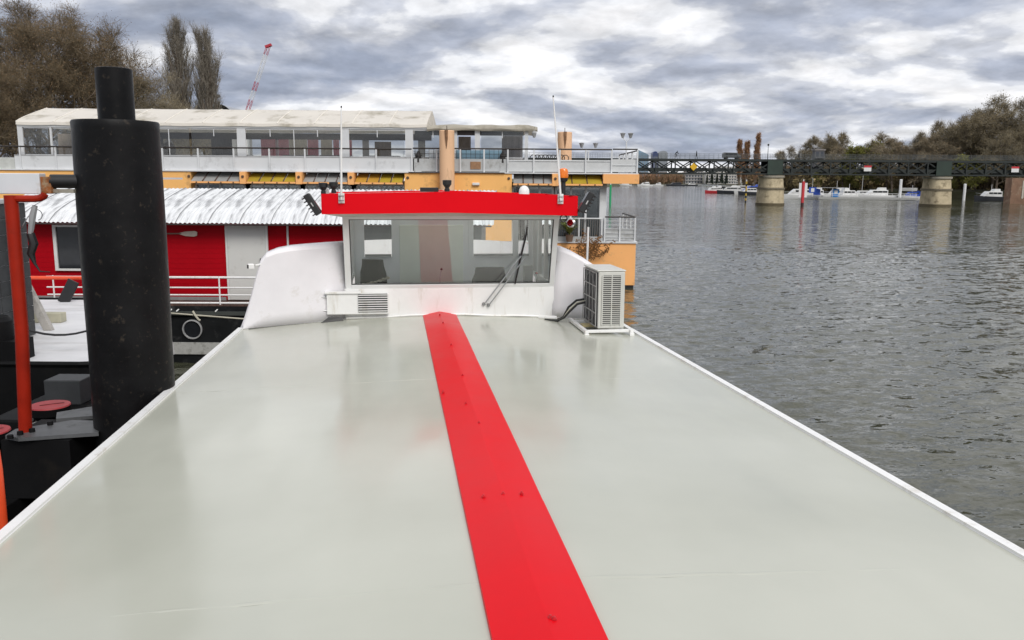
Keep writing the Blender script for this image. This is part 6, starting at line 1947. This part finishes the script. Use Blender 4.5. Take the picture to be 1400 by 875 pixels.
popF = tree_meshes(BARK, M('twig_tan', (0.26, 0.145, 0.08), 0.9, var=0.3), M('bud_rust', (0.36, 0.19, 0.09), 0.9, var=0.3), seed=61, H=24, crown0=0.08, spread=5.5, n=(44, 6, 2), ang=(0.36, 0.28, 0.3), ratio=(0, 0.42, 0.5, 0), upw=(0, .12, .1, .3), wander=0.07, twigs=6, tl=1.2, tw_=0.05, buds=1, bud=0.2)
plant_tree('poplar_tree', 'small lone poplar showing just above the canvas roof', popA, -98, 352, 2, 1.22, 2.0)
plant_tree('poplar_tree', 'rust brown poplar, left of the far group above the bridge', popF, 111.5, 420, 2, 0.86, 0.2, 'tree', 'rust brown poplars above the bridge', 1.02)
plant_tree('poplar_tree', 'rust brown poplar in the middle of the far group above the bridge', popF, 115.2, 423, 2, 0.84, 1.2, 'tree', 'rust brown poplars above the bridge', 1.0)
plant_tree('poplar_tree', 'tallest rust brown poplar, right of the far group above the bridge', popF, 119.2, 421, 2, 0.85, 2.9, 'tree', 'rust brown poplars above the bridge', 1.16)
woodA = tree_meshes(BARK, TWG, BUDO, seed=71, H=20, crown0=0.22, spread=8.0, n=(11, 7, 5), ang=(0.9, 0.7, 0.65), ratio=ra_, upw=(0, .14, .08, .04), twigs=12, tl=1.4, tw_=0.03, buds=1, bud=0.10)
woodB = tree_meshes(BARK, TWG, BUDT, seed=82, H=18, crown0=0.15, spread=7.5, n=(11, 7, 5), ang=(0.95, 0.7, 0.65), ratio=ra_, upw=(0, .14, .08, .04), twigs=11, tl=1.4, tw_=0.03, buds=1, bud=0.13)
woodC = tree_meshes(BARK, TWG, M('bud_woody', (0.20, 0.16, 0.08), 0.9, var=0.45, vscale=0.3), seed=93, H=21, crown0=0.12, spread=8.5, n=(12, 7, 5), ang=(0.9, 0.75, 0.7), ratio=ra_, upw=(0, .14, .08, .04), twigs=11, tl=1.4, tw_=0.03, buds=1, bud=0.13)
willow = tree_meshes(BARK, TWG, BUDG, seed=97, H=14, crown0=0.12, spread=7.0, n=(11, 7, 5), ang=(1.0, 0.8, 0.7), ratio=ra_, upw=(0, .08, .0, -.05), twigs=9, tl=1.1, tw_=0.04, buds=4, bud=0.24)
R_ = random.Random(6)
G = 'bare trees on the right bank'
TL = [(woodA, 158, 300, 1.30, 'grey bare tree rising behind the right hand board'), (woodC, 166, 300, 1.42, 'broad brown tree filling the gap near the right edge'),
      (woodA, 150, 306, 1.16, 'bare grey tree filling the gap above the right pier'), (woodB, 134, 305, 1.02, 'tan tree behind the olive tree'),
      (woodA, 128, 330, 1.05, 'grey tree behind the left edge of the olive tree'), (woodC, 176, 275, 1.2, 'brown tree low in the right corner'),
      (woodC, 172, 282, 1.42, 'tallest brown tree at the right edge'), (woodC, 181, 290, 1.46, 'brown tree cut by the right edge'),
      (woodA, 163, 290, 1.32, 'tall bare tree second from the right edge'), (woodC, 160, 270, 0.95, 'brown tree in front of the tall right hand trees'),
      (woodA, 155, 286, 1.20, 'grey bare tree above the right hand board'), (woodC, 152, 268, 0.82, 'lower brown tree above the right pier'),
      (woodA, 148, 292, 1.08, 'grey bare tree above the right pier'), (woodB, 143, 287, 0.93, 'tan bare tree left of the right pier'),
      (woodA, 140, 300, 0.96, 'grey bare tree behind the tan trees'), (woodB, 136, 289, 0.88, 'reddish tan tree between two grey trees'),
      (woodB, 130, 292, 0.90, 'tan tree right of the olive tree'), (willow, 146, 276, 0.75, 'olive shrubby tree low behind the right pier'),
      (willow, 126, 308, 1.10, 'olive green leafy tree standing out among bare trees'), (woodB, 124, 320, 0.80, 'small tan tree left of the olive tree'),
      (woodA, 121, 335, 0.92, 'small grey tree above the left boards'), (woodA, 116, 345, 1.0, 'bare tree right of the bridge lamp post'),
      (woodB, 111, 352, 0.86, 'low tan tree at the lamp post'), (woodA, 168, 268, 0.88, 'grey bare tree low at the right edge')]
for (ms, x, y, s, lab) in TL:
    plant_tree('bank_tree', lab, ms, x, y, 2.6, s * 1.22, R_.uniform(0, 6), 'tree', G, s)
for (x, y, s, lab) in ((144, 284, 0.52, 'bright green willow bush at the water below the bridge'), (118, 325, 0.55, 'green willow bush behind the red and white marker'), (127, 322, 0.45, 'green bush left of the white mooring post')):
    plant_tree('willow_bush', lab, (willow[0], willow[1], link('leaf_buds', willow[2]).data), x, y, 1.6, s, 0.5, 'bush', 'green bushes along the right bank')
for o in [o for o in bpy.data.objects if o.name.startswith('leaf_buds') and o.parent is None]:
    bpy.data.objects.remove(o)
# dark conifers before the far apartments
CON = M('conifer_green', (0.016, 0.026, 0.016), 0.9, var=0.3, vscale=0.3)
def conifer_mesh(seed, H):
    rg = np.random.RandomState(seed)
    n = 420
    h = rg.uniform(0.05, 1, n) ** 0.9
    a = rg.uniform(0, 6.28, n)
    r_ = (1 - h) * H * 0.22 * rg.uniform(0.4, 1.05, n) + 0.1
    c = np.stack([r_ * np.cos(a), r_ * np.sin(a), h * H], 1)
    d = np.stack([np.cos(a), np.sin(a), -0.5 * np.ones(n)], 1)
    s = np.stack([-np.sin(a), np.cos(a), np.zeros(n)], 1)
    k = H * 0.055
    V = np.stack([c - s * k, c - d * k, c + s * k, c + d * k * 1.4], 1).reshape(-1, 3)
    return arr_mesh('crown', V, np.arange(n * 4).reshape(-1, 4), CON)
cm = conifer_mesh(3, 16)
ct = MB().tube([(0, 0, -0.5), (0, 0, 15)], [0.3, 0.03], 6).mesh('trunk', BARK)
for i, (x, y, s, lab) in enumerate(((206, 905, 0.62, 'dark conifer at the left of the far row'), (211, 905, 0.80, 'dark conifer second in the far row'), (216.5, 905, 0.72, 'dark conifer in the middle of the far row'), (221.5, 905, 0.86, 'tallest dark conifer in the far row'), (226.5, 905, 0.74, 'dark conifer at the right of the far row'))):
    plant_tree('conifer_tree', lab, (ct, cm, None), x, y, 2, s, i, 'tree', 'conifers before the far apartments')
# the woods far along both banks, which read as one brown mass
def far_wood(name, spots, twig, leaf, label, dens=70):
    rg = np.random.RandomState(len(spots))
    V1, V2 = [], []
    for (x, y, h, w) in spots:
        m_ = dens
        a = rg.uniform(0, 6.28, m_)
        rr_ = w * np.sqrt(rg.uniform(0, 1, m_))
        top = h * (0.45 + 0.55 * np.sqrt(np.clip(1 - (rr_ / w) ** 2, 0, 1))) * rg.uniform(0.75, 1.0, m_)
        px, py = x + rr_ * np.cos(a), y + rr_ * np.sin(a)
        b_ = np.stack([x + (px - x) * .4, y + (py - y) * .4, np.full(m_, 1.5)], 1)
        e_ = np.stack([px, py, top + 2], 1)
        s = np.stack([np.cos(a + 1), np.sin(a + 1), np.zeros(m_)], 1) * 0.16
        V1.append(np.stack([b_ - s, b_ + s, e_ + s * .3, e_ - s * .3], 1).reshape(-1, 3))
        q = m_ * 5
        t = rg.uniform(0.25, 1.0, q)
        i = rg.randint(0, m_, q)
        c = b_[i] + (e_[i] - b_[i]) * t[:, None] + rg.normal(0, w * 0.16, (q, 3))
        c[:, 2] = np.maximum(c[:, 2], 1.5)
        u_ = rg.normal(0, 1, (q, 3))
        v_ = rg.normal(0, 1, (q, 3))
        k = 0.45
        V2.append(np.stack([c - u_ * k, c - v_ * k * .5, c + u_ * k, c + v_ * k * .5], 1).reshape(-1, 3))
    V1, V2 = np.concatenate(V1), np.concatenate(V2)
    o = link(name, arr_mesh(name, V1, np.arange(len(V1)).reshape(-1, 4), twig))
    tag(o, label, 'wood', None, 'stuff')
    l_ = link('foliage', arr_mesh('foliage', V2, np.arange(len(V2)).reshape(-1, 4), leaf), o)
    tag(l_, kind='stuff')
R_ = random.Random(9)
sp1 = []
for k in range(60):
    t = k / 59
    x, y = 126 + 60 * t ** 1.5 + R_.uniform(-3, 6), 340 + 330 * t + R_.uniform(-12, 12)
    sp1.append((x, y, R_.uniform(9, 13) + 5 * t, R_.uniform(3.5, 6)))
far_wood('woodland', sp1, TWB, BUDB, 'brown wood along the right bank beyond the marina', 60)
sp2 = []
for k in range(34):
    t = k / 33
    sp2.append((100 + 108 * t + R_.uniform(-3, 6), 870 + 190 * t + R_.uniform(-6, 25), R_.uniform(12, 16), R_.uniform(5, 8)))
far_wood('woodland', sp2, TWB, M('bud_far_rust', (0.28, 0.15, 0.08), 0.9, var=0.3, vscale=0.05), 'rust brown wood along the far left bank under the bridge', 60)
sp3 = [(R_.uniform(280, 560), R_.uniform(1000, 1250), R_.uniform(12, 18), R_.uniform(8, 12)) for k in range(45)]
far_wood('woodland', sp3, TWB, BUDB, 'brown wood far up the river behind the apartments', 50)
sp4 = [(112 + 70 * k / 56 + R_.uniform(-2, 2), 300 + 10 * math.sin(k) + 40 * (1 - k / 56) + R_.uniform(-5, 25), R_.uniform(6, 9) + 7 * (k / 56) ** 1.5, R_.uniform(3.5, 6)) for k in range(57)]
far_wood('woodland', sp4, TWB, BUDO, 'undergrowth beneath the bare trees on the right bank', 70)
# grass along the water's edge by the abutment
R_ = random.Random(14)
mb = MB()
for k in range(900):
    t = R_.random()
    x, y = 136 + 15 * t + R_.uniform(0, 4), 222 + 32 * t + R_.uniform(-3, 1)
    h_ = R_.uniform(0.6, 2.2)
    a = R_.uniform(0, 6.28)
    s = Vector((math.cos(a), math.sin(a), 0)) * R_.uniform(0.25, 0.6)
    z = 0.3 + 0.5 * R_.random()
    mb.add([Vector((x, y, z)) - s, Vector((x, y, z)) + s, Vector((x + R_.uniform(-.4, .4), y, z + h_))], [(0, 1, 2)])
tag(mb.build('grass', M('bank_grass', (0.06, 0.08, 0.02), 0.9, var=0.4, vscale=0.5)), 'rough grass along the right bank below the abutment', None, None, 'stuff')
